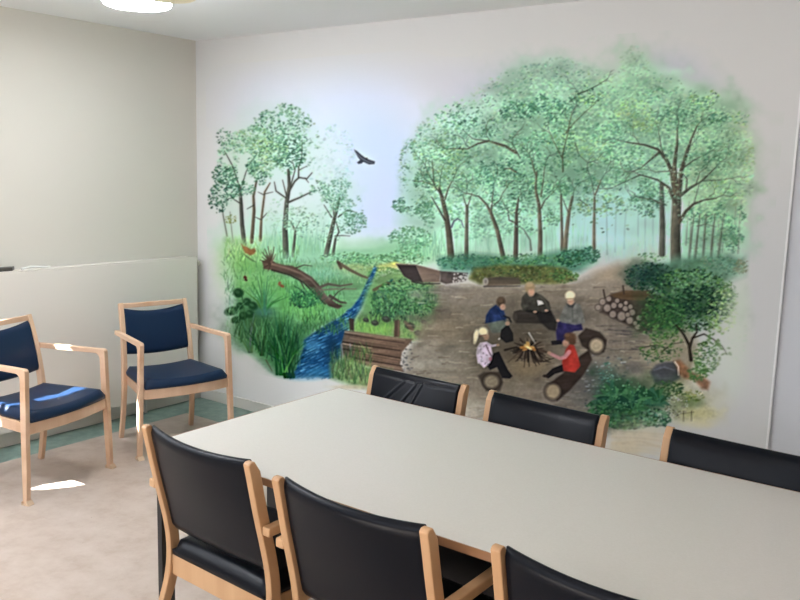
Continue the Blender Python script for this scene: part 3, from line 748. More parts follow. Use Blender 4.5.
limb([(563, 172), (562.5, 155), (566, 140), (569.5, 128)], 1.5, .6, (104, 96, 76), (130, 124, 96)); limb([(562, 158), (556, 146), (552, 138)], 1.2, .4, (104, 96, 76), (130, 124, 96)); limb([(566, 133), (573, 124), (585, 112)], 1.5, .5, (104, 96, 76), (138, 132, 100)); limb([(568, 130), (572, 114)], 1.2, .4, (104, 96, 76), (138, 132, 100))
limb([(578, 94), (586, 91), (598, 85)], 1.8, .6, (70, 92, 70), (84, 106, 80)); limb([(575, 143), (579, 155), (588, 163)], 1.2, .4, (110, 112, 90), (130, 132, 110)); limb([(580, 200), (588, 206)], 1, .4)
limb([(594, 252), (594, 225), (594.6, 196), (601, 180)], 3.4, 1.1, (124, 98, 84), (172, 146, 124)); limb([(594.6, 200), (592, 182)], 1, .4, BR, BL)
limb([(662, 254), (662.5, 225), (662, 205), (661.5, 184)], 6, 3.6, (92, 84, 80), (134, 122, 114)); limb([(659, 203), (652, 199), (642, 198.5)], 1.7, .5, BR, BL)
limb([(676, 268), (675.5, 245), (675.6, 228), (676.6, 205), (676.6, 190)], 10, 8.4, (74, 66, 60), (140, 122, 108))
limb([(675, 203), (669, 188), (658, 180), (639, 174.5)], 3.8, 1, (80, 70, 64), (134, 118, 104)); limb([(674.5, 190), (672, 172), (666.5, 160), (658, 149.5), (645, 145), (626, 142)], 5, 1, (80, 66, 60), (124, 104, 90)); limb([(676, 192), (674.5, 165), (677, 145), (677.4, 128)], 5, 1.3, (88, 72, 64), (140, 118, 100)); limb([(679, 192), (681.5, 170), (687, 152), (691, 140), (697, 126)], 5, 1.2, (80, 66, 60), (124, 102, 90))
limb([(681, 195), (690, 188), (702.5, 180.5), (715, 168)], 3.2, .9); limb([(679.5, 222), (686, 211), (693.5, 204), (704, 200), (716, 198.5)], 3.4, .9, (86, 72, 62), (118, 100, 86)); limb([(658.5, 153), (650, 160), (641, 168)], 2.6, .7); limb([(665.5, 159), (661, 147), (659, 134)], 1.8, .6); limb([(686, 190), (687, 179), (683, 174), (670, 171), (656, 172)], 1.5, .6); limb([(683, 168), (694, 160), (706, 154)], 1.4, .5); limb([(640, 175), (620, 184), (612, 188)], 1.4, .5, (96, 104, 88), (110, 120, 100), .8); limb([(694, 203), (697, 192)], 1.1, .5); limb([(702, 181), (720, 180), (726, 179)], .9, .4); limb([(696, 184), (700, 172), (706, 168)], 1, .4)
for x, lean in ((689, 5), (695, 5), (703, 3), (711, 4), (718, 6)):
    limb([(x, 258), (x+lean*.5, 235), (x+lean, 214)], 2.4, 1, (112, 100, 90), (146, 134, 122), .7)
limb([(697, 226), (706, 224), (716, 227)], 1, .5, (112, 100, 90), (140, 124, 112), .7); limb([(706, 218), (713, 214)], 1, .5, (112, 100, 90), (140, 124, 112), .7)
foliage(575, 140, 165, 78, 2600, DK+MD+MD+LT+[(110, 150, 104)], (.8, 1.7), (.22, .6), .12, None, True); foliage(440, 168, 42, 46, 420, MD+LT+YG, (.8, 1.6), (.25, .6), .12, None, True); foliage(710, 170, 42, 70, 620, MD+LT+[(150, 178, 128), (120, 156, 112)], (.8, 1.7), (.22, .55), .12, None, True)
def twig(x, y, a_, l, w_, d=0):
    x2, y2 = x+math.cos(a_)*l, y-math.sin(a_)*l; mx, my = (x+x2)/2+rng.normal(0, l*.08), (y+y2)/2+rng.normal(0, l*.08)
    stroke([(x, y), (mx, my), (x2, y2)], w_, w_*.5, np.array((84, 96, 80))+rng.normal(0, 8, 3), .7, .4)
    if d < 2:
        for k in range(2): twig(mx if k else x2, my if k else y2, a_+rng.choice([-1, 1])*rng.uniform(.3, .8), l*rng.uniform(.5, .75), w_*.7, d+1)
for x, y, a_, l in ((430, 182, 2.4, 12), (440, 186, 1.8, 16), (454, 177, 1.1, 14), (428, 172, 2.0, 12), (466, 194, 2.6, 14), (493, 191, 1.3, 16), (503, 193, 1.0, 12), (467, 193, 1.6, 14), (450, 149, 2.8, 12), (470, 148, 2.2, 12), (490, 141, 1.9, 14), (512, 145, 1.2, 14), (535, 172, 1.9, 16), (545, 168, 1.2, 16), (548, 197, .8, 14),
                  (553, 139, 2.0, 14), (569, 128, 1.4, 16), (585, 112, .7, 14), (572, 115, 1.2, 14), (598, 85, .6, 12), (580, 94, 2.2, 12), (601, 180, 1.1, 16), (592, 182, 1.9, 14), (562, 196, 1.7, 14), (573, 197, 1.2, 14), (588, 163, .3, 10), (626, 142, 2.9, 14), (640, 145, 2.2, 12), (641, 168, 3.6, 12), (639, 175, 2.9, 14), (612, 188, 3.2, 12),
                  (659, 134, 1.9, 14), (677, 128, 1.6, 16), (697, 126, 1.2, 16), (688, 150, .9, 14), (706, 154, .6, 14), (715, 168, .7, 14), (706, 168, 1.0, 12), (726, 179, .2, 12), (716, 198, .1, 14), (697, 192, 1.2, 12), (656, 172, 2.9, 12), (642, 198, 2.9, 12), (704, 200, .6, 12), (518, 199, 1.3, 12), (531, 158, 1.9, 12), (508, 216, 1.7, 10)):
    twig(x, y, a_, l, 1.0)
for p in ((560, 150, 150, 60), (680, 150, 60, 50), (440, 165, 34, 34), (560, 205, 120, 30)): foliage(*p, 150, DK[1:]+MD, (.8, 1.7), (.4, .8), .5)

foliage(283, 140, 34, 34, 260, LT+MD, (.8, 1.6), (.3, .6), .2, None, True); foliage(262, 152, 26, 24, 160, LT+YG+MD, (.8, 1.6), (.3, .6), .2, None, True); foliage(228, 180, 18, 26, 130, MD+LT, (.8, 1.6), (.3, .6), .2, None, True); foliage(342, 208, 22, 24, 140, LT+MD, (.8, 1.6), (.3, .6), .2, None, True); foliage(735, 330, 12, 30, 60, [(190, 210, 186), (176, 202, 172)], (1, 2), (.15, .35), .2)
# ---- bird
poly([(354, 149.5), (357, 151), (361, 154.5), (365, 157.5), (369, 159.5), (375, 161.5), (374.5, 164), (369, 164.5), (363.5, 162), (361.5, 163.5), (358.5, 164), (357, 162.5), (360, 160), (357.5, 156.5)], (62, 66, 74), .95, .4)
stroke([(356, 153), (361, 158), (368, 162), (373, 162.8)], 1.1, .6, (140, 142, 150), .7); dab(366.5, 158.6, 1.2, .9, 0, (40, 42, 48), .9)

# ---- left bank
poly([(226, 240), (242, 242), (262, 256), (300, 262), (335, 262), (372, 262), (380, 268), (372, 290), (350, 315), (318, 330), (300, 348), (292, 376), (276, 372), (252, 354), (237, 340), (234, 300), (229, 262)], (116, 164, 102), .95, 5, N2, .25)
for p in ((232, 260, 16, 26, (176, 206, 150), .6), (246, 262, 20, 12, (120, 180, 90), .7), (258, 285, 30, 12, (134, 190, 98), .7), (300, 300, 30, 16, (120, 190, 84), .8), (310, 312, 20, 10, (140, 196, 92), .7), (330, 272, 30, 8, (150, 200, 160), .7),
          (360, 270, 22, 7, (150, 170, 110), .6), (340, 285, 20, 8, (110, 150, 96), .7), (250, 320, 24, 20, (56, 96, 54), .85), (285, 345, 24, 24, (50, 104, 56), .85), (242, 340, 14, 14, (120, 160, 110), .6), (300, 258, 40, 6, (160, 206, 170), .6), (229, 300, 6, 40, (196, 212, 186), .45)):
    wash(*p[:4], p[4], p[5], 1.4, .6)
GR = [(72, 130, 66), (100, 162, 86), (132, 188, 112), (56, 106, 56), (154, 200, 134)]
grass(224, 250, 300, 300, 420, GR, (3, 8), .4, a=.5); grass(285, 285, 345, 325, 380, GR, (3, 7), .3, a=.55); grass(300, 262, 380, 285, 300, [(110, 170, 110), (150, 200, 150), (90, 146, 90), (176, 206, 150)], (2, 6), .4, a=.5)
grass(224, 240, 262, 262, 160, [(176, 214, 140), (130, 190, 100), (200, 220, 160)], (3, 7), .5, a=.5)
for p in ((370, 262, 30, 8, 300), (405, 258, 24, 8, 220), (345, 258, 26, 6, 160)): foliage(*p, [(96, 160, 104), (128, 186, 130), (74, 132, 90), (150, 200, 150)], (.9, 2), (.35, .8), .3)
wash(392, 266, 14, 3.5, (208, 196, 110), .75); wash(380, 269, 10, 3, (190, 180, 100), .6); wash(395, 263.5, 4, 1.6, (232, 222, 120), .8); wash(352, 267, 16, 3, (184, 180, 120), .5)
foliage(385, 275, 18, 8, 200, [(90, 150, 80), (120, 176, 96), (70, 120, 66)], (.9, 2), (.4, .8), .3)
# orange deer
poly([(241, 243.5), (243.5, 246), (247, 247), (251, 249.5), (254.5, 248), (256, 251), (254, 254), (250, 255.5), (248, 254), (245, 253), (243, 249)], (168, 104, 60), .88, .7, N3, .3)
poly([(243, 253), (250, 258), (256, 262), (252, 261), (246, 257)], (70, 100, 56), .8, .8)
# fallen trunk with torn roots
poly([(262, 261), (270, 259), (276, 263), (284, 265), (293, 266), (302, 271), (312, 277), (320, 286), (326, 295), (336, 303), (343, 306), (338, 309), (329, 306), (321, 299), (312, 289), (303, 281), (292, 275), (282, 272), (272, 270), (264, 269)], (104, 76, 62), .97, .7, N2, .35)
stroke([(268, 263), (285, 267.5), (300, 273), (311, 280), (320, 290), (330, 300)], 2.4, 1.2, (146, 116, 94), .7, .8); stroke([(272, 270), (290, 275), (303, 282), (313, 292), (325, 304)], 1.8, 1.4, (54, 40, 36), .85, .6)
for q in ((262, 252), (265, 249), (268, 246.5), (271, 250), (274, 247), (275.5, 254), (262, 257), (260, 260), (263, 268), (268, 271), (266, 255)): stroke([(270, 264), ((270+q[0])/2+.6, (264+q[1])/2), q], 2, .5, (84, 62, 50) if q[0] % 2 < 1.3 else (120, 94, 76), .9)
stroke([(296, 268), (304, 265), (312, 266)], 1.4, .5, (84, 66, 54), .9); stroke([(300, 280), (304, 288), (307, 292)], 1.6, .5, (74, 56, 48), .8); stroke([(318, 288), (328, 284), (340, 286), (352, 284)], 3, 1.4, (110, 86, 72), .9); stroke([(322, 290), (335, 289), (356, 289)], 2.2, 1, (136, 108, 88), .85)
stroke([(339, 263), (350, 270), (362, 276), (371, 279)], 3.4, 2, (104, 84, 66), .85); stroke([(338, 262), (341, 268)], 3, 3, (90, 66, 54), .8); stroke([(331, 300), (338, 292), (345, 288)], 1.4, .6, (84, 66, 56), .8); stroke([(330, 296), (340, 302), (346, 303)], 3.2, 1.6, (92, 72, 60), .9)
foliage(304, 300, 14, 8, 130, [(50, 104, 60), (70, 130, 70), (40, 84, 54)], (.9, 1.8), (.4, .85), .3, None); grass(288, 292, 322, 306, 110, [(54, 112, 66), (84, 146, 80), (40, 90, 56)], (3, 7), .6, a=.75)
# butterflies
dab(245.2, 277.5, 2, 1.6, .9, (108, 46, 38), .95); dab(246, 280, 1.6, 1.1, .2, (86, 38, 34), .95); dab(279.5, 283.5, 1.4, 2.2, .3, (176, 92, 58), .95); dab(282, 286, 2.4, 1.4, .4, (168, 82, 50), .95)
# stream
poly([(374.5, 266), (377, 268), (372, 281), (368, 293), (361, 309), (353, 322), (347, 333), (343, 347), (338, 362), (334, 377.5), (318, 377), (300, 378), (290, 379), (297, 366), (303, 350), (304, 340), (318, 330), (336, 320), (351, 309), (360, 297), (367, 282), (372, 272)], (32, 82, 130), .97, 1.1, N2, .3)
for _ in range(420):
    t = rng.random(); y = 268+110*t**.75
    xl = interp(y, [268, 285, 300, 315, 330, 345, 360, 378], [374, 367, 360, 344, 318, 304, 300, 292]); xr_ = interp(y, [268, 285, 300, 320, 335, 350, 378], [376, 371, 365, 353, 346, 341, 333])
    x = rng.uniform(xl, xr_); l = rng.uniform(1.5, 6)*min(1, (xr_-xl)/16+.25)
    c = [(22, 54, 96), (30, 76, 122), (86, 156, 196), (56, 122, 168), (150, 204, 224), (20, 44, 80), (48, 106, 152)][rng.integers(7)]
    stroke([(x-l*.7, y+l*.3), (x, y), (x+l*.7, y-l*.35)], .9, .35, c, rng.uniform(.4, .85), .4)
wash(312, 345, 8, 6, (110, 178, 214), .5); wash(320, 372, 14, 5, (70, 150, 190), .5); wash(336, 330, 8, 10, (30, 60, 104), .55); wash(330, 352, 6, 16, (30, 62, 96), .55); wash(306, 378, 18, 3, (120, 180, 206), .5)
grass(300, 318, 352, 335, 150, [(64, 120, 60), (110, 170, 84), (44, 90, 50)], (3, 7), .4, a=.7)
# big reeds and broad leaves in the left corner
for x, y, rx, ry, a_ in ((238.5, 293, 5, 4.6, .3), (231.5, 311, 4.2, 7, 1.3), (247, 302, 4, 3.8, .2), (253, 306, 5, 4, .5), (240, 306, 3.6, 3.6, .6), (243.5, 316, 4, 4.6, 1.2), (250, 314, 4, 4, .4), (236, 320, 3.4, 5, 1.4)):
    dab(x, y, rx, ry, a_, (36, 72, 38), .97); dab(x-1.2, y-1, rx*.5, ry*.35, a_, (72, 112, 66), .6)
stroke([(242, 296), (244, 308), (246, 325)], 1, .8, (60, 100, 54), .9)
blades(264, 314, [(249, 288), (252, 282), (257, 276), (260, 272), (264, 282), (270, 283), (276, 290), (283, 296), (288, 297), (280, 300), (246, 292), (268, 276)], (70, 128, 70), 2.2, .9)
wash(264, 312, 9, 5, (70, 110, 110), .5)
blades(250, 352, [(235, 326), (238, 334), (243, 320), (247, 318), (251, 322), (256, 318), (259, 326), (262, 324), (232, 335), (254, 314), (240, 322)], (96, 132, 92), 2., .9)
blades(262, 355, [(244, 330), (250, 320), (256, 322), (268, 314), (272, 318), (248, 340), (266, 326)], (54, 96, 52), 2., .9)
blades(283, 374, [(258, 322), (262, 316), (268, 314), (274, 309), (279, 312), (284, 311), (289, 317), (293, 314), (298, 322), (303, 330), (306, 342), (272, 330), (265, 335), (278, 330), (288, 328), (297, 345), (303, 352)], (50, 110, 58), 3., .9, 3)
blades(289, 377, [(276, 330), (282, 322), (288, 320), (294, 330), (300, 345), (304, 356), (270, 345), (280, 345), (292, 345), (266, 352)], (30, 78, 48), 2.8, .85, 4)
blades(285, 372, [(270, 322), (283, 308), (296, 322), (306, 345)], (124, 184, 96), 1.4, .85, 2)
grass(234, 332, 300, 372, 260, [(40, 84, 46), (80, 136, 76), (120, 168, 108), (30, 66, 42)], (6, 16), .25, inside=lambda x, y: y < 336+(x-230)*.62, a=.6, w=1.1)
grass(226, 300, 240, 346, 60, [(150, 190, 140), (120, 164, 110)], (5, 10), .3, a=.45)
stroke([(266, 360), (272, 371)], 1.2, .6, (130, 84, 66), .7)
# ---- right bank bush, dam and grass
poly([(372, 282), (380, 274), (398, 270), (425, 276), (440, 285), (446, 310), (440, 322), (420, 338), (404, 340), (350, 334), (356, 318), (366, 298)], (112, 146, 92), .95, 4, N2, .25)
wash(375, 326, 26, 9, (124, 172, 84), .85); wash(412, 334, 12, 7, (128, 166, 90), .7); wash(385, 318, 26, 6, (64, 84, 60), .7); wash(372, 300, 9, 16, (110, 160, 86), .7)
stroke([(374, 290), (385, 284), (405, 280)], 3.4, 2.4, (112, 86, 62), .85)
foliage(404, 300, 34, 21, 620, [(70, 120, 70), (104, 160, 96), (44, 84, 58), (130, 182, 114), (58, 104, 84), (90, 146, 80)], (1, 2.3), (.45, .9), .3); foliage(412, 286, 22, 10, 160, [(90, 140, 90), (60, 110, 76), (130, 176, 120)], (.9, 2), (.45, .9), .3)
foliage(395, 312, 26, 8, 130, [(40, 70, 54), (54, 90, 60), (80, 120, 80)], (1, 2.2), (.45, .85), .3); grass(372, 296, 436, 322, 200, [(126, 180, 106), (60, 110, 66), (44, 88, 62)], (3, 8), .35, a=.6)
grass(354, 318, 400, 336, 150, [(120, 178, 76), (150, 200, 100), (90, 140, 66)], (3, 6), .3, a=.6); grass(398, 322, 428, 340, 80, [(120, 170, 84), (150, 190, 110), (80, 120, 70)], (2, 5), .3, a=.6)
for x, y, r in ((366, 320, 2.4), (375, 323, 3), (386, 319, 3.4), (418, 333, 3), (424, 322, 2.4), (435, 329, 2), (410, 326, 4), (442, 315, 1.6), (453, 313, 1.8), (430, 326, 1.8)): dab(x, y, r*1.3, r*.9, .2, (62, 62, 56), .9); dab(x-.5, y-.8, r*.7, r*.35, .2, (104, 102, 92), .6)
stroke([(405, 322), (409, 326), (412, 330)], 3, 4, (120, 92, 76), .8)

# ---- trodden clearing
poly([(436, 282), (446, 285), (470, 284), (520, 284), (575, 280), (600, 272), (618, 263), (640, 264), (634, 280), (640, 300), (690, 325), (700, 350), (690, 380), (650, 400), (625, 430), (600, 436), (560, 428), (470, 420), (405, 395), (404, 372), (408, 350), (420, 336), (440, 318)], (142, 132, 117), .97, 5, N4, .14)
for _ in range(280):
    x, y = rng.uniform(415, 650), rng.uniform(286, 425)
    if y > 350+(x-408)*.4+30: continue
    wash(x, y, rng.uniform(4, 15), rng.uniform(1.2, 4), [(112, 101, 88), (98, 90, 80), (168, 157, 140), (156, 144, 126), (126, 114, 99), (180, 170, 152)][rng.integers(6)], rng.uniform(.25, .7), 1.2, 1.2)
for p in ((480, 300, 40, 8, (138, 128, 116), .6), (445, 290, 20, 4, (118, 112, 106), .6), (610, 275, 24, 9, (164, 148, 124), .7), (640, 262, 14, 4, (150, 150, 124), .6), (450, 330, 36, 12, (140, 124, 102), .6), (425, 365, 22, 16, (164, 156, 142), .6), (470, 385, 60, 14, (128, 116, 100), .5),
          (455, 412, 30, 8, (206, 198, 180), .7), (440, 400, 30, 10, (176, 166, 146), .5), (560, 300, 20, 8, (132, 122, 108), .5), (610, 350, 26, 40, (140, 128, 112), .6), (640, 330, 30, 14, (104, 98, 92), .7), (600, 385, 20, 24, (118, 118, 116), .7), (620, 300, 20, 10, (152, 140, 122), .5), (590, 312, 14, 10, (110, 102, 94), .5), (660, 350, 30, 14, (134, 128, 106), .6), (525, 362, 30, 18, (176, 150, 116), .75), (520, 335, 50, 34, (104, 93, 80), .6), (500, 372, 30, 20, (104, 94, 82), .5), (572, 380, 26, 22, (92, 86, 82), .6), (550, 322, 40, 12, (96, 88, 78), .5)):
    wash(*p[:4], p[4], p[5], 1.3, 1.)
for _ in range(380):
    x, y = rng.uniform(408, 655), rng.uniform(284, 425); l = rng.uniform(1.5, 7)
    if y > 330+(x-408)*.9+60 or x > 640 and y > 380: continue
    stroke([(x-l, y+rng.normal(0, .6)), (x, y), (x+l, y+rng.normal(0, .8))], rng.uniform(.5, 1.6), .4, [(112, 98, 82), (96, 84, 72), (176, 162, 140), (164, 148, 126), (130, 114, 96), (188, 178, 160)][rng.integers(6)], rng.uniform(.3, .75), .7)
for _ in range(130):
    x, y = rng.uniform(585, 630), rng.uniform(355, 425); dab(x, y, rng.uniform(.8, 2.4), rng.uniform(.5, 1.1), rng.uniform(-.5, .5), [(84, 86, 92), (150, 152, 158), (176, 178, 182), (100, 96, 92)][rng.integers(4)], rng.uniform(.4, .8))
for _ in range(40):
    x, y = rng.uniform(600, 660), rng.uniform(325, 350); stroke([(x-4, y), (x+4, y+rng.normal(0, .6))], 1.2, .4, (74, 70, 72), rng.uniform(.3, .7), .6)
for _ in range(60):
    x, y = rng.uniform(398, 412), rng.uniform(340, 370); dab(x, y, rng.uniform(.8, 1.8), rng.uniform(.6, 1.2), 0, [(70, 72, 78), (150, 152, 156), (104, 104, 104)][rng.integers(3)], .5)
# dam of planks
poly([(345, 330.5), (352, 331), (380, 335), (404, 338.5), (413, 339), (408, 345), (402, 352), (400, 364), (404, 372), (380, 368), (366, 366), (342, 358), (341, 345)], (122, 98, 82), .97, .8, N2, .25)
for a_, b_, w_, c_ in (((345, 334), (404, 343), 1.4, (70, 54, 48)), ((343, 342), (400, 350.5), 1.8, (58, 44, 40)), ((343, 349), (400, 358), 1.8, (58, 46, 42)), ((350, 357), (402, 366), 1.8, (60, 48, 42)), ((345, 332), (405, 340), 1.1, (160, 136, 116)), ((343, 343.5), (372, 348), 1.1, (196, 166, 140)), ((352, 351), (400, 359.5), 1.1, (154, 126, 104)), ((350, 338), (398, 346), .8, (150, 124, 104)), ((356, 354), (398, 362), .9, (144, 114, 94)), ((358, 361), (402, 369), 1.1, (150, 130, 110))):
    stroke([a_, ((a_[0]+b_[0])/2, (a_[1]+b_[1])/2+rng.normal(0, .3)), b_], w_, w_*.6, c_, .85, .5)
poly([(349, 318), (354, 319), (354, 331), (350, 330)], (70, 52, 46), .95, .6); poly([(394.5, 320), (400, 320), (399.5, 337), (394, 337)], (96, 72, 60), .97, .6); stroke([(398.6, 321), (398.4, 336)], 1.1, .9, (140, 112, 92), .8)
for x in (341.5, 350): stroke([(x, 344), (x+1.5, 358)], 1.3, 1.1, (150, 142, 150), .8)
wash(334, 352, 5, 12, (34, 56, 70), .5); poly([(330, 364), (344, 356), (366, 366), (392, 370), (372, 389), (352, 386), (331, 378)], (110, 140, 84), .9, 3, N3, .3)
grass(330, 352, 372, 386, 240, [(90, 140, 70), (60, 100, 56), (140, 170, 96), (44, 76, 56), (110, 100, 72)], (4, 12), .25, inside=lambda x, y: y < 378+(x-330)*.25, a=.7)
wash(352, 387, 20, 2.2, (200, 184, 150), .7)
# ---- hedge strip, mossy bank, bridge, log stack
poly([(438, 258), (470, 254), (520, 258), (560, 250), (590, 248), (596, 262), (580, 272), (560, 276), (500, 272), (440, 272)], (76, 134, 108), .85, 4, N2, .2)
foliage(470, 262, 34, 8, 240, [(70, 130, 108), (90, 150, 120), (56, 108, 90)], (.9, 2), (.4, .8), .3); foliage(530, 262, 44, 8, 340, [(70, 130, 90), (96, 156, 100), (54, 104, 76), (120, 172, 116)], (.9, 2), (.4, .8), .3); foliage(572, 258, 14, 9, 170, [(38, 84, 66), (52, 104, 76), (74, 128, 90)], (.9, 2), (.5, .9), .25); foliage(590, 255, 10, 8, 110, [(48, 98, 80), (64, 118, 92), (90, 140, 110)], (.9, 2), (.5, .9), .25)
poly([(474, 268), (500, 265), (545, 266), (566, 268), (576, 280), (556, 284), (520, 284), (480, 284), (468, 279)], (104, 106, 58), .95, 2, N3, .35)
foliage(520, 274, 50, 8, 300, [(130, 134, 72), (84, 88, 50), (110, 124, 66), (70, 110, 60), (150, 150, 90)], (.9, 2), (.4, .8), .3); foliage(562, 276, 16, 7, 120, [(84, 124, 66), (60, 100, 56), (110, 150, 80)], (.9, 1.9), (.4, .85), .3)
poly([(484, 278), (500, 276.5), (519, 278), (521, 284), (505, 285.5), (485, 286)], (104, 90, 76), .97, .7, N2, .25); dab(485.5, 281.5, 3, 4, 0, (160, 150, 140), .95); dab(485.7, 281.6, 1.4, 2, 0, (120, 110, 102), .8); stroke([(484, 286.5), (520, 286)], 1.6, 1, (64, 58, 56), .7)
poly([(396, 264), (416, 265), (423.5, 282.5), (412, 281), (404, 276.5)], (58, 50, 50), .97, .6, N2, .2); poly([(415.8, 265), (440.5, 271.5), (439.5, 282.2), (423, 282.5)], (116, 98, 86), .97, .6, N2, .2); stroke([(396, 264), (416, 265), (440, 271.3)], 1.2, 1, (134, 116, 102), .9); stroke([(412, 281.5), (424, 284), (440, 283.5)], 2, 1.2, (60, 54, 52), .8)
poly([(440, 271), (468, 273), (466, 281), (446, 284), (440, 282)], (84, 74, 70), .95, .8, N3, .3)
for _ in range(46):
    x, y = rng.uniform(453, 468), rng.uniform(273, 282.5)
    if abs(y-277.5) < 5.2-(x-453)*.12: dab(x, y, .95, .85, 0, (192, 188, 180), .75)
# woodpile on the right
poly([(606, 302), (610, 295), (622, 291), (650, 291), (668, 300), (664, 330), (640, 332), (622, 322), (600, 312)], (74, 62, 56), .92, 1.6, N3, .25); poly([(610, 295), (625, 291), (652, 290), (650, 301), (630, 300), (616, 298)], (104, 82, 58), .95, .8, N2, .25)
stroke([(603.5, 290), (605, 298)], 1.6, 1.6, (70, 58, 52), .95); stroke([(623, 286), (624, 294)], 1.6, 1.6, (70, 60, 52), .95)
for x, y, r in ((100, 275, 3.6), (128, 262, 3.1), (165, 270, 2.7), (121, 302, 4.4), (150, 291, 3.4), (180, 291, 2.8), (201, 305, 3.2), (146, 330, 4.1), (185, 338, 5.2), (221, 357, 4.2), (224, 297, 2.8), (232, 322, 3.6), (262, 347, 3.2), (256, 385, 3.4), (80, 300, 3.2), (204, 280, 2.4), (212, 332, 2.8), (245, 370, 2.6)):
    x, y = 580+x/4.444, 240+y/4.444; dab(x, y, r*.96, r*1.0, 0, (52, 44, 42), .95); dab(x, y, r*.84, r*.88, 0, (158, 144, 132), .97); dab(x+r*.2, y+r*.15, r*.45, r*.45, 0, (150, 136, 124), .6)
# ---- bushes on the right
poly([(640, 268), (680, 256), (720, 254), (746, 256), (744, 275), (720, 285), (660, 280)], (92, 136, 112), .85, 5, N3, .2); foliage(715, 266, 32, 10, 260, [(84, 130, 104), (110, 150, 120), (70, 112, 90), (120, 140, 110)], (.9, 2), (.35, .75), .3); foliage(742, 266, 7, 8, 60, [(120, 116, 90), (100, 110, 84), (140, 140, 110)], (.8, 1.7), (.4, .8), .3)
foliage(650, 258, 16, 5, 60, [(90, 140, 96), (120, 166, 116)], (.8, 1.8), (.4, .8), .3)
wash(650, 277, 25, 13, (38, 64, 56), .95, 1.8, .6); foliage(650, 277, 27, 15, 460, [(38, 68, 54), (52, 88, 66), (70, 108, 78), (30, 54, 46)], (.9, 1.9), (.5, .9), .25)
wash(690, 302, 38, 26, (56, 90, 58), .9, 1.6, .8); wash(664, 318, 24, 18, (60, 96, 58), .8, 1.6, .8)
foliage(690, 300, 44, 32, 1150, [(58, 100, 58), (80, 126, 70), (104, 150, 82), (38, 70, 50), (30, 58, 46), (66, 112, 66)], (1, 2.2), (.5, .95), .3); foliage(662, 320, 24, 20, 380, [(74, 122, 66), (96, 146, 78), (44, 80, 50), (58, 100, 58)], (1, 2.2), (.5, .9), .3)
foliage(690, 285, 30, 14, 220, [(104, 150, 100), (130, 172, 120), (84, 130, 90)], (.9, 1.8), (.4, .8), .35); foliage(722, 312, 16, 22, 200, [(156, 192, 116), (130, 172, 96), (176, 206, 136)], (.9, 2), (.5, .9), .35); foliage(700, 300, 22, 16, 160, [(26, 52, 44), (36, 64, 50)], (.9, 2), (.5, .9), .4)
foliage(726, 295, 12, 14, 110, [(90, 136, 80), (116, 156, 96), (60, 100, 60)], (.9, 1.9), (.45, .9), .3)
limb([(691, 360), (689, 345), (684, 335), (676, 325)], 3.4, 1.6, (56, 44, 40), (84, 68, 58)); limb([(690, 347), (692.5, 338), (697, 332), (696, 324)], 2.4, 1.2, (56, 44, 40), (84, 68, 58)); limb([(693, 338), (704, 334), (713, 339), (722, 346), (727, 354)], 1.4, .6, (60, 48, 42), (80, 66, 54)); limb([(662, 352), (672, 344), (684, 342)], .9, .4, (70, 62, 50), (80, 72, 60)); limb([(640, 348), (656, 345), (668, 348)], .9, .4, (70, 62, 50), (80, 72, 60))
for _ in range(26):
    x = rng.uniform(708, 732); y = 336+(x-708)*.8+rng.normal(0, 4); dab(x, y, 2, 1, rng.uniform(-1, 1), (96, 136, 76), .85)
foliage(660, 352, 22, 10, 130, [(70, 110, 60), (90, 130, 70), (50, 84, 50)], (.9, 1.9), (.5, .9), .35); foliage(706, 358, 14, 17, 260, [(74, 120, 66), (96, 144, 82), (56, 96, 56), (120, 150, 90)], (.9, 1.9), (.45, .85), .3); foliage(668, 340, 16, 6, 50, [(70, 110, 60), (100, 140, 80)], (.9, 1.8), (.5, .9), .35)
for p in ((735, 330, 14, 40, (206, 218, 204), .6), (728, 375, 18, 26, (208, 218, 206), .55), (742, 300, 8, 30, (200, 214, 198), .5), (716, 400, 14, 10, (206, 206, 186), .5)): wash(*p[:4], p[4], p[5], 1.2)
# stone, orange animal, flowers, ferns
wash(672, 396, 34, 18, (150, 148, 104), .7, 1.3, .8); wash(696, 414, 22, 8, (196, 190, 128), .7, 1.3, .8); wash(690, 402, 14, 6, (84, 110, 60), .6)
poly([(650, 372), (656, 365), (664, 362), (674, 362), (680, 368), (680, 378), (668, 386), (655, 384)], (66, 70, 80), .8, 1.6, N2, .4); stroke([(654, 370), (664, 367), (674, 370)], 2, 1, (110, 116, 128), .6, .9); wash(634, 368, 10, 6, (110, 104, 100), .8); foliage(668, 388, 16, 8, 130, [(48, 78, 46), (70, 104, 60)], (.9, 2), (.5, .9), .3)
poly([(674, 361), (680, 360), (686, 366), (692, 372), (702, 375), (710, 382), (708, 390), (702, 389), (694, 380), (684, 378), (679, 374)], (142, 94, 64), .8, 1.8, N3, .35); stroke([(675, 362), (678.5, 367), (678.5, 375)], 1.6, 1, (236, 226, 210), .9); foliage(697, 372, 12, 10, 130, [(74, 120, 66), (96, 140, 80)], (.9, 1.9), (.5, .9), .35)
dab(701.5, 393.5, 1.8, 1.8, 0, (236, 226, 210), .85); foliage(690, 396, 14, 6, 80, [(110, 134, 66), (150, 160, 84), (84, 110, 56)], (.8, 1.7), (.5, .9), .3)
wash(612, 396, 20, 24, (46, 84, 60), .85, 1.5, .8); wash(640, 400, 30, 20, (54, 92, 60), .85, 1.5, .8)
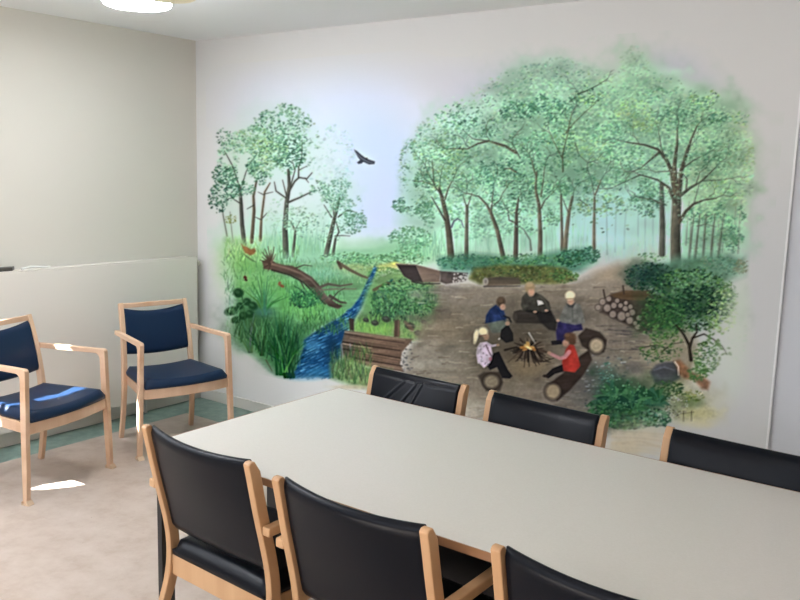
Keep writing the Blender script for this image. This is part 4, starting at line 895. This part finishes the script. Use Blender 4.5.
for bx_, by, n, l in ((622, 408, 16, 36), (612, 402, 12, 26), (642, 404, 14, 28), (632, 410, 12, 26), (655, 402, 10, 20)):
    for k in range(n):
        a_ = PI*(.06+.88*k/(n-1))+rng.normal(0, .07); ll = l*rng.uniform(.6, 1.); tip = (bx_+math.cos(a_)*ll, by-math.sin(a_)*ll*.95+abs(math.cos(a_))*ll*.3)
        c = [(40, 84, 54), (66, 118, 72), (86, 142, 88), (34, 70, 56), (60, 112, 84)][rng.integers(5)]
        stroke([(bx_, by), ((bx_+tip[0])/2, (by+tip[1])/2-ll*.1), tip], 1.2, .4, c, .9)
        for m in range(4, 12):
            f = m/12; px, py = bx_+(tip[0]-bx_)*f, by+(tip[1]-by)*f-ll*.1*math.sin(PI*f)
            for sd in (-1, 1): dab(px-math.sin(a_)*sd*(2.6*(1.1-f)), py-math.cos(a_)*sd*(2.6*(1.1-f)), 1.9*(1.15-f)+.4, .7, -a_+sd*.9, c, .75)
foliage(622, 396, 26, 20, 120, [(110, 160, 112), (136, 182, 132), (92, 144, 104)], (.8, 1.7), (.35, .75), .35); foliage(648, 362, 3, 3, 6, [(90, 130, 130)], (.8, 1.4), (.4, .7), .2); foliage(607, 372, 8, 10, 50, [(120, 168, 150), (70, 130, 110)], (.8, 1.6), (.4, .7), .3)
foliage(628, 420, 30, 9, 330, [(56, 104, 62), (84, 138, 80), (40, 76, 50), (110, 160, 100), (66, 120, 84)], (1.3, 2.7), (.55, .95), .25); foliage(655, 418, 16, 9, 170, [(70, 120, 84), (100, 150, 110), (44, 84, 60), (130, 170, 130)], (1.2, 2.4), (.55, .95), .25); foliage(600, 408, 14, 8, 130, [(50, 96, 60), (84, 138, 84), (40, 76, 50)], (1.2, 2.4), (.5, .9), .25)
foliage(676, 406, 12, 12, 110, [(190, 190, 184), (120, 116, 110), (160, 156, 140), (90, 96, 70)], (.7, 1.4), (.6, .95), .25)
for x in (683.5, 691.5): stroke([(x, 411), (x, 421)], .9, .8, (96, 92, 64), .85)
stroke([(680, 414), (694, 412)], .7, .6, (110, 104, 70), .7)
for p in ((640, 440, 26, 16, (216, 200, 170), .7), (622, 450, 16, 10, (212, 194, 160), .6), (700, 424, 18, 5, (214, 206, 170), .6)): wash(*p[:4], p[4], p[5], 1.3, .6)
for _ in range(24):
    y = rng.uniform(430, 455); stroke([(612, y), (640, y+rng.normal(0, 2)), (664, y+4)], 1.6, .8, [(226, 212, 184), (196, 176, 140)][rng.integers(2)], .25, 1)

# ---- logs, fire and the sitting figures
def log_end(x, y, rx, ry, c=(172, 152, 124)):
    dab(x, y, rx*.98, ry*.98, 0, (54, 44, 40), .97); dab(x, y, rx*.80, ry*.80, 0, c, .97); dab(x, y, rx*.5, ry*.5, 0, tuple(v*.92 for v in c), .6); dab(x, y, rx*.22, ry*.22, 0, c, .7)
poly([(514, 311.5), (520, 310), (551, 311), (553, 322), (540, 323.5), (516, 323), (513.6, 318)], (62, 56, 52), .95, .8, N2, .3); poly([(534, 310), (550, 309), (557, 322), (556, 331), (549, 330), (540, 322)], (46, 43, 44), .85, 1); dab(515, 317, 2.4, 4.6, 0, (84, 76, 68), .9)
wash(528, 348, 24, 12, (92, 78, 66), .6, 1.3)
for _ in range(70):
    a_ = rng.uniform(0, 2*PI); r0_, r1_ = rng.uniform(1, 5), rng.uniform(9, 16)
    stroke([(529+math.cos(a_)*r0_, 349+math.sin(a_)*r0_*.8), (529+math.cos(a_)*r1_*1.15, 350+math.sin(a_)*r1_*.85)], 1.5, .8, [(52, 42, 38), (70, 54, 46), (96, 76, 64), (40, 34, 32), (150, 130, 112)][rng.integers(5)], .85)
stroke([(505, 350), (517, 347)], 2.4, 1.6, (54, 46, 42), .9); stroke([(546, 352), (534, 349)], 2, 1.4, (84, 64, 54), .9)
wash(527, 366, 20, 9, (168, 144, 114), .6, 1.4)
for _ in range(44):
    x = 528+rng.normal(0, 7); stroke([(x*.5+264, 347), (x, 355+abs(rng.normal(0, 3))), (528+(x-528)*1.7, 361+rng.normal(0, 3))], 1.4, .7, [(46, 38, 35), (66, 52, 45), (92, 74, 64), (36, 31, 30), (140, 122, 106)][rng.integers(5)], .8)
for dx, dy, rx, ry, c_ in ((-5, 0, 3.4, 1.6, (214, 140, 66)), (-1, -1.5, 3.2, 2.2, (240, 196, 120)), (4, 0, 3, 1.6, (236, 176, 100)), (0, -4, 1.6, 2.4, (238, 180, 96)), (6, 2, 2.2, 1.4, (206, 130, 66)), (1, .5, 3.6, 1.2, (250, 228, 170)), (-3, 2.2, 3, 1, (220, 150, 80))): dab(528+dx, 347.5+dy, rx, ry, rng.normal(0, .3), c_, .9)
stroke([(529, 333), (532, 338), (535, 343)], 1.8, .9, (196, 192, 186), .9); stroke([(499, 339), (504, 335)], 1.8, 1, (214, 206, 196), .9)
# seat logs
poly([(478, 376), (484, 372), (500, 372), (503, 382), (500, 391), (486, 391)], (70, 60, 52), .9, 1.2); log_end(491.5, 381.5, 9.4, 8.4, (150, 136, 114))
poly([(578, 336), (586, 328), (600, 332), (607, 340), (604, 352), (592, 352), (582, 346)], (66, 56, 50), .96, 1, N2, .25); log_end(596.5, 345.5, 8.8, 9, (190, 172, 142))
poly([(549, 384), (562, 374), (580, 356), (589, 350), (592, 360), (584, 374), (570, 390), (557, 401)], (62, 50, 44), .96, 1, N2, .25); log_end(553, 391.5, 9, 9.4, (172, 152, 122))
SK = (190, 148, 124)
# boy in a blue jacket
poly([(487, 323), (496, 318), (505, 319.5), (510, 326), (507, 332), (492, 333)], (112, 120, 110), .96, .6, N3, .15); poly([(501, 330), (508, 324), (513, 333), (513.5, 341), (506, 343), (500, 338)], (42, 40, 42), .95, .6)
poly([(496, 304.5), (500, 308), (504, 311), (506.5, 319.5), (498, 321), (485, 323.5), (486, 315.5), (490, 309)], (46, 64, 112), .97, .6, N3, .3); stroke([(497, 309), (501, 316), (505, 321)], 1.2, .8, (30, 42, 80), .7)
dab(501, 301.8, 4.4, 5, .2, (88, 70, 56), .97); dab(502.8, 307, 2.9, 3.2, .2, SK, .97); dab(500.5, 300, 3, 2.6, .2, (112, 92, 72), .6); dab(507.5, 323.5, 2.4, 2.2, 0, SK, .95); stroke([(504, 316), (509, 318), (511, 322)], 1.8, 1.6, (40, 40, 44), .9)
# child in dark green coat
poly([(522, 297), (527, 291.5), (532, 295), (536, 292.5), (543, 296), (549, 302), (551, 308), (546, 313), (538, 312), (523, 311.5), (521, 305)], (76, 73, 66), .97, .7, N3, .3); stroke([(527, 311), (540, 312.5), (551, 315)], 2.4, 2, (44, 42, 42), .9)
poly([(537, 300), (542, 301), (544, 304), (538, 305.5)], (226, 224, 218), .95, .4); dab(530, 287.5, 5, 6, .1, (158, 132, 100), .97); dab(531.2, 292.6, 3.4, 3.8, 0, SK, .97); dab(529.5, 284.5, 3.6, 2.6, 0, (186, 160, 124), .7); dab(535, 311.8, 2, 1.2, 0, SK, .9); dab(546.5, 310.5, 2, 1.3, 0, SK, .9); stroke([(540, 296), (546, 303), (548, 309)], 2.4, 2, (92, 88, 80), .8)
# child in grey with a cream cap
poly([(558, 322), (570, 318), (581, 322), (583, 330), (574, 331), (566, 336), (565, 343), (557, 344), (556, 332)], (54, 50, 98), .97, .7, N3, .25); poly([(551, 341), (560, 340), (564, 344), (552, 345)], (40, 38, 42), .9, .5)
poly([(565, 305.5), (571, 302.5), (580, 304), (583.5, 314), (585, 323), (575, 325), (562, 322.5), (558.5, 320.5), (562, 311)], (116, 116, 110), .97, .7, N3, .2); stroke([(572, 305), (573, 321)], .9, .7, (90, 90, 86), .7)
dab(570.6, 301.5, 3.5, 4, 0, SK, .97); dab(570, 295.5, 5, 4.6, 0, (236, 222, 184), .97); stroke([(565.5, 299), (575, 298.5)], 1.2, 1, (150, 128, 100), .7); dab(558, 320.5, 1.8, 1.4, 0, SK, .9)
poly([(566, 303), (571, 305.5), (576, 302), (573, 308), (568, 307)], (70, 70, 70), .8, .5)
# girl with a fair pony tail
poly([(487, 366), (492, 354), (499, 351.5), (503, 360), (508, 370), (512.5, 376), (510, 378.5), (502, 378), (497, 367), (490, 370)], (38, 36, 40), .97, .6); poly([(477, 347), (480, 342.5), (487, 341.5), (491, 346), (493, 354), (490, 363), (484, 368), (477.5, 362), (476, 354)], (204, 188, 200), .97, .6, N3, .22)
for _ in range(24): dab(rng.uniform(478, 490), rng.uniform(346, 366), 1, .6, rng.uniform(0, 3), [(170, 130, 160), (150, 150, 176), (236, 228, 234)][rng.integers(3)], .6)
stroke([(488, 344), (492, 346), (496.5, 345)], 3, 2.2, (196, 178, 196), .95); dab(497.8, 345, 1.6, 1.4, 0, SK, .95); stroke([(486, 345), (489, 352), (491.5, 356)], 1.1, .9, (130, 70, 100), .7); dab(490.5, 359, 1.6, 2, 0, (214, 120, 140), .8)
dab(486.3, 336.5, 3, 3.8, 0, SK, .97); dab(483, 331.5, 5, 4.6, .1, (236, 224, 184), .97); dab(476, 335.5, 2.6, 6.4, .15, (232, 220, 184), .97); dab(475, 341, 1.8, 3.4, .2, (222, 208, 170), .8); stroke([(480, 336), (486, 335)], 1.3, 1, (150, 70, 60), .6)
# boy in a red waistcoat
stroke([(563, 368), (554, 371), (548, 376)], 7, 4.5, (40, 36, 38), .97); dab(545.5, 376, 3, 1.6, 0, (60, 50, 46), .9)
poly([(566, 349), (570, 344), (574, 345), (577, 353), (580.5, 366), (575, 372.5), (563.5, 371), (562, 362)], (202, 62, 52), .97, .6, N3, .15)
stroke([(569, 352), (565, 357), (560, 358.5), (550, 353.5)], 4.4, 3, (210, 146, 150), .97); dab(549, 352.8, 1.9, 1.6, 0, SK, .95)
dab(565.5, 343, 3.2, 3.8, 0, SK, .97); dab(570, 337, 6, 4.6, .1, (106, 76, 56), .97); dab(572.5, 341.5, 3.2, 3.4, 0, (98, 70, 52), .95); dab(567, 335, 2.6, 2, 0, (134, 100, 74), .6)

# ---- painterly grain and crisper edges over everything painted
msk = np.clip((np.abs(CV-BW).max(-1)-14)/30, 0, 1)
low = np.clip((YY-240)/60, 0, 1)*msk
gr = (NF[2]-.5)*.05*low+(NF[0]-.5)*.08*low+(N4-.5)*.12*low
gr += .05*(1-low)*msk*np.clip((XX-402)/26, 0, 1)+.36*(value_noise(24, 17, 31, 2)-.5)*(1-low)*msk*np.clip((XX-402)/26, 0, 1)
CV *= (1+gr)[..., None]
for g in ((680, 306, 36, 24, (.80, .84, .88)), (705, 300, 20, 18, (.92, .94, .96)), (282, 350, 26, 28, (.60, .74, .74)), (244, 340, 16, 20, (.78, .84, .84)), (300, 295, 75, 34, (.82, .90, 1.0)), (368, 170, 44, 66, (.95, .985, 1.02)), (400, 128, 40, 30, (.97, .985, 1.0)), (330, 330, 40, 50, (.94, .96, .98)),
          (400, 305, 36, 24, (.86, .92, .96)), (630, 405, 36, 24, (.88, .90, .92)), (650, 276, 24, 14, (.84, .88, .9)), (530, 345, 62, 42, (.80, .81, .80)), (490, 335, 90, 60, (.92, .93, .91)), (520, 274, 60, 9, (.80, .84, .90)), (500, 260, 90, 9, (.90, .90, .86)), (630, 310, 30, 20, (.88, .88, .88)), (590, 400, 30, 30, (.9, .92, .94)), (375, 350, 34, 18, (.86, .86, .84)), (322, 350, 24, 32, (.78, .86, .86))): glaze(*g)
unsharp(9, .3); unsharp(2, .7)
CV = box_blur(CV, 1, 1)
tolin = lambda c: np.where(c <= .04045, c/12.92, ((c+.055)/1.055)**2.4)
tosrgb = lambda c: np.where(c <= .0031308, c*12.92, 1.055*np.maximum(c, 1e-6)**(1/2.4)-.055)
lift = tosrgb(box_blur(tolin(np.clip(CV, 0, 255)/255), 2))*255-box_blur(CV, 2)      # fine strokes look paler from afar than their mean tone
CV = np.clip(CV-lift*np.clip(.25+low, 0, 1)[..., None], 4, 252).astype(np.float32)

# ---- the painted sheet: a fine flat mesh lying on the wall, its paint held per corner point
def paint_mesh():
    f, yaw, pitch, roll, cx, cy, cz = CAMP
    F = np.array([-math.sin(yaw)*math.cos(pitch), math.cos(yaw)*math.cos(pitch), -math.sin(pitch)]); R0 = np.array([math.cos(yaw), math.sin(yaw), 0.]); U0 = np.cross(R0, F)
    Rr = math.cos(roll)*R0+math.sin(roll)*U0; Uu = -math.sin(roll)*R0+math.cos(roll)*U0
    x0, x1, z0, z1, dx, dz = .10, 3.80, .27, 2.33, .0052, .0040
    nx, nz = int((x1-x0)/dx)+1, int((z1-z0)/dz)+1
    gx, gz = np.meshgrid(x0+dx*np.arange(nx), z0+dz*np.arange(nz))
    D = np.stack([gx-cx, np.full_like(gx, -.0006)-cy, gz-cz], -1); dep = D@F
    u = (400+f*(D@Rr)/dep-MX0)*S; v = (300-f*(D@Uu)/dep-MY0)*S          # where the sketch of the painting has this point of the wall
    lin_ = lambda c: np.where(c <= .04045, c/12.92, ((c+.055)/1.055)**2.4)
    paint = lin_(np.clip(CV, 0, 255)/255)/lin_(BW/255)
    u = np.clip(u, 0, RW-1.01); v = np.clip(v, 0, RH-1.01); i, j = v.astype(int), u.astype(int); a, b = (v-i)[..., None], (u-j)[..., None]
    col = (paint[i, j]*(1-b)+paint[i, j+1]*b)*(1-a)+(paint[i+1, j]*(1-b)+paint[i+1, j+1]*b)*a
    col = np.nan_to_num(col, nan=1.)
    painted = np.abs(col-1).max(-1) > .012
    cell = painted[:-1, :-1] | painted[1:, :-1] | painted[:-1, 1:] | painted[1:, 1:]
    idx = np.arange(nx*nz).reshape(nz, nx)
    q = np.stack([idx[:-1, :-1], idx[:-1, 1:], idx[1:, 1:], idx[1:, :-1]], -1)[cell]
    used, inv = np.unique(q, return_inverse=True); q = inv.reshape(-1, 4)
    P3 = np.stack([gx, np.full_like(gx, -.0006), gz], -1).reshape(-1, 3)[used]
    alb = np.clip(col.reshape(-1, 3)[used]*np.array(lin(WALL_WHITE)), 0, .95)
    me = bpy.data.meshes.new('wall_mural'); me.vertices.add(len(P3)); me.vertices.foreach_set('co', P3.astype(np.float32).ravel())
    me.loops.add(q.size); me.loops.foreach_set('vertex_index', q.astype(np.int32).ravel())
    me.polygons.add(len(q)); me.polygons.foreach_set('loop_start', np.arange(0, q.size, 4, dtype=np.int32))
    me.update(); me.validate()
    ca = me.color_attributes.new('paint', 'FLOAT_COLOR', 'POINT')
    ca.data.foreach_set('color', np.concatenate([alb, np.ones((len(alb), 1))], 1).astype(np.float32).ravel())
    m = mat('mural_paint', (200, 200, 200), 1., 0.); bump(m, 120, .12, .001); N, L, b_ = nodes(m)
    at_ = N.new('ShaderNodeAttribute'); at_.attribute_name = 'paint'; L.new(at_.outputs['Color'], b_.inputs['Base Color'])
    me.materials.append(m)
    o = bpy.data.objects.new('wall_mural', me); C.objects.link(o)
    tag(o, 'large painted forest mural with stream and children round a campfire', 'mural')
    print('mural cells', len(q), 'points', len(P3))
paint_mesh()
# ------------------------------------------------------------------ light
def area(name, loc, rot, sx, sy, power, col):
    l = bpy.data.lights.new(name, 'AREA'); l.shape = 'RECTANGLE'; l.size = sx; l.size_y = sy; l.energy = power; l.color = col
    o = bpy.data.objects.new(name, l); C.objects.link(o); o.location = loc; o.rotation_euler = rot; return o
area('window_daylight', (.01, (WIN[0]+WIN[1])/2, (WIN[2]+WIN[3])/2), Vector((1, 0, -.5)).to_track_quat('-Z', 'Y').to_euler(), WIN[1]-WIN[0], WIN[3]-WIN[2], 62, (.84, .90, 1.0))
area('window_daylight', ((WIN2[0]+WIN2[1])/2, YF+.01, (WIN2[2]+WIN2[3])/2), Vector((0, 1, -.5)).to_track_quat('-Z', 'Y').to_euler(), WIN2[1]-WIN2[0], WIN2[3]-WIN2[2], 48, (.87, .91, 1.0))
_l = area('added_fill_disk', (1.15, -3.35, H-.09), (0, 0, 0), .34, .34, 38, (.93, .96, 1.02)); _l.data.shape = 'DISK'  # unseen fill added near the ceiling to brighten the left wall and radiator
sl = bpy.data.lights.new('sun', 'SUN'); sl.energy = 70; sl.angle = .009; sl.color = (1, .98, .96)
so = bpy.data.objects.new('sun', sl); C.objects.link(so)
so.rotation_euler = Vector((1, 1.6, -1.7)).to_track_quat('-Z', 'Y').to_euler()
w = bpy.data.worlds.new('sky'); bpy.context.scene.world = w; w.use_nodes = True
w.node_tree.nodes['Background'].inputs[0].default_value = (.75, .87, 1, 1); w.node_tree.nodes['Background'].inputs[1].default_value = .15

# ------------------------------------------------------------------ camera
F_, YAW, PITCH, ROLL = CAMP[:4]
fw = Vector((-math.sin(YAW)*math.cos(PITCH), math.cos(YAW)*math.cos(PITCH), -math.sin(PITCH)))
r0 = Vector((math.cos(YAW), math.sin(YAW), 0)); u0 = r0.cross(fw)
rr = math.cos(ROLL)*r0+math.sin(ROLL)*u0; uu = -math.sin(ROLL)*r0+math.cos(ROLL)*u0
cam = bpy.data.cameras.new('camera'); cam.sensor_width = 36; cam.lens = F_/800*36; cam.clip_start = .05
co = bpy.data.objects.new('camera', cam); C.objects.link(co)
co.matrix_world = Matrix(((rr.x, uu.x, -fw.x, CAMP[4]), (rr.y, uu.y, -fw.y, CAMP[5]), (rr.z, uu.z, -fw.z, CAMP[6]), (0, 0, 0, 1)))
sc = bpy.context.scene; sc.camera = co
sc.view_settings.view_transform = 'Standard'; sc.view_settings.look = 'None'; sc.view_settings.gamma = 1
sc.view_settings.use_curve_mapping = False; sc.view_settings.exposure = .14
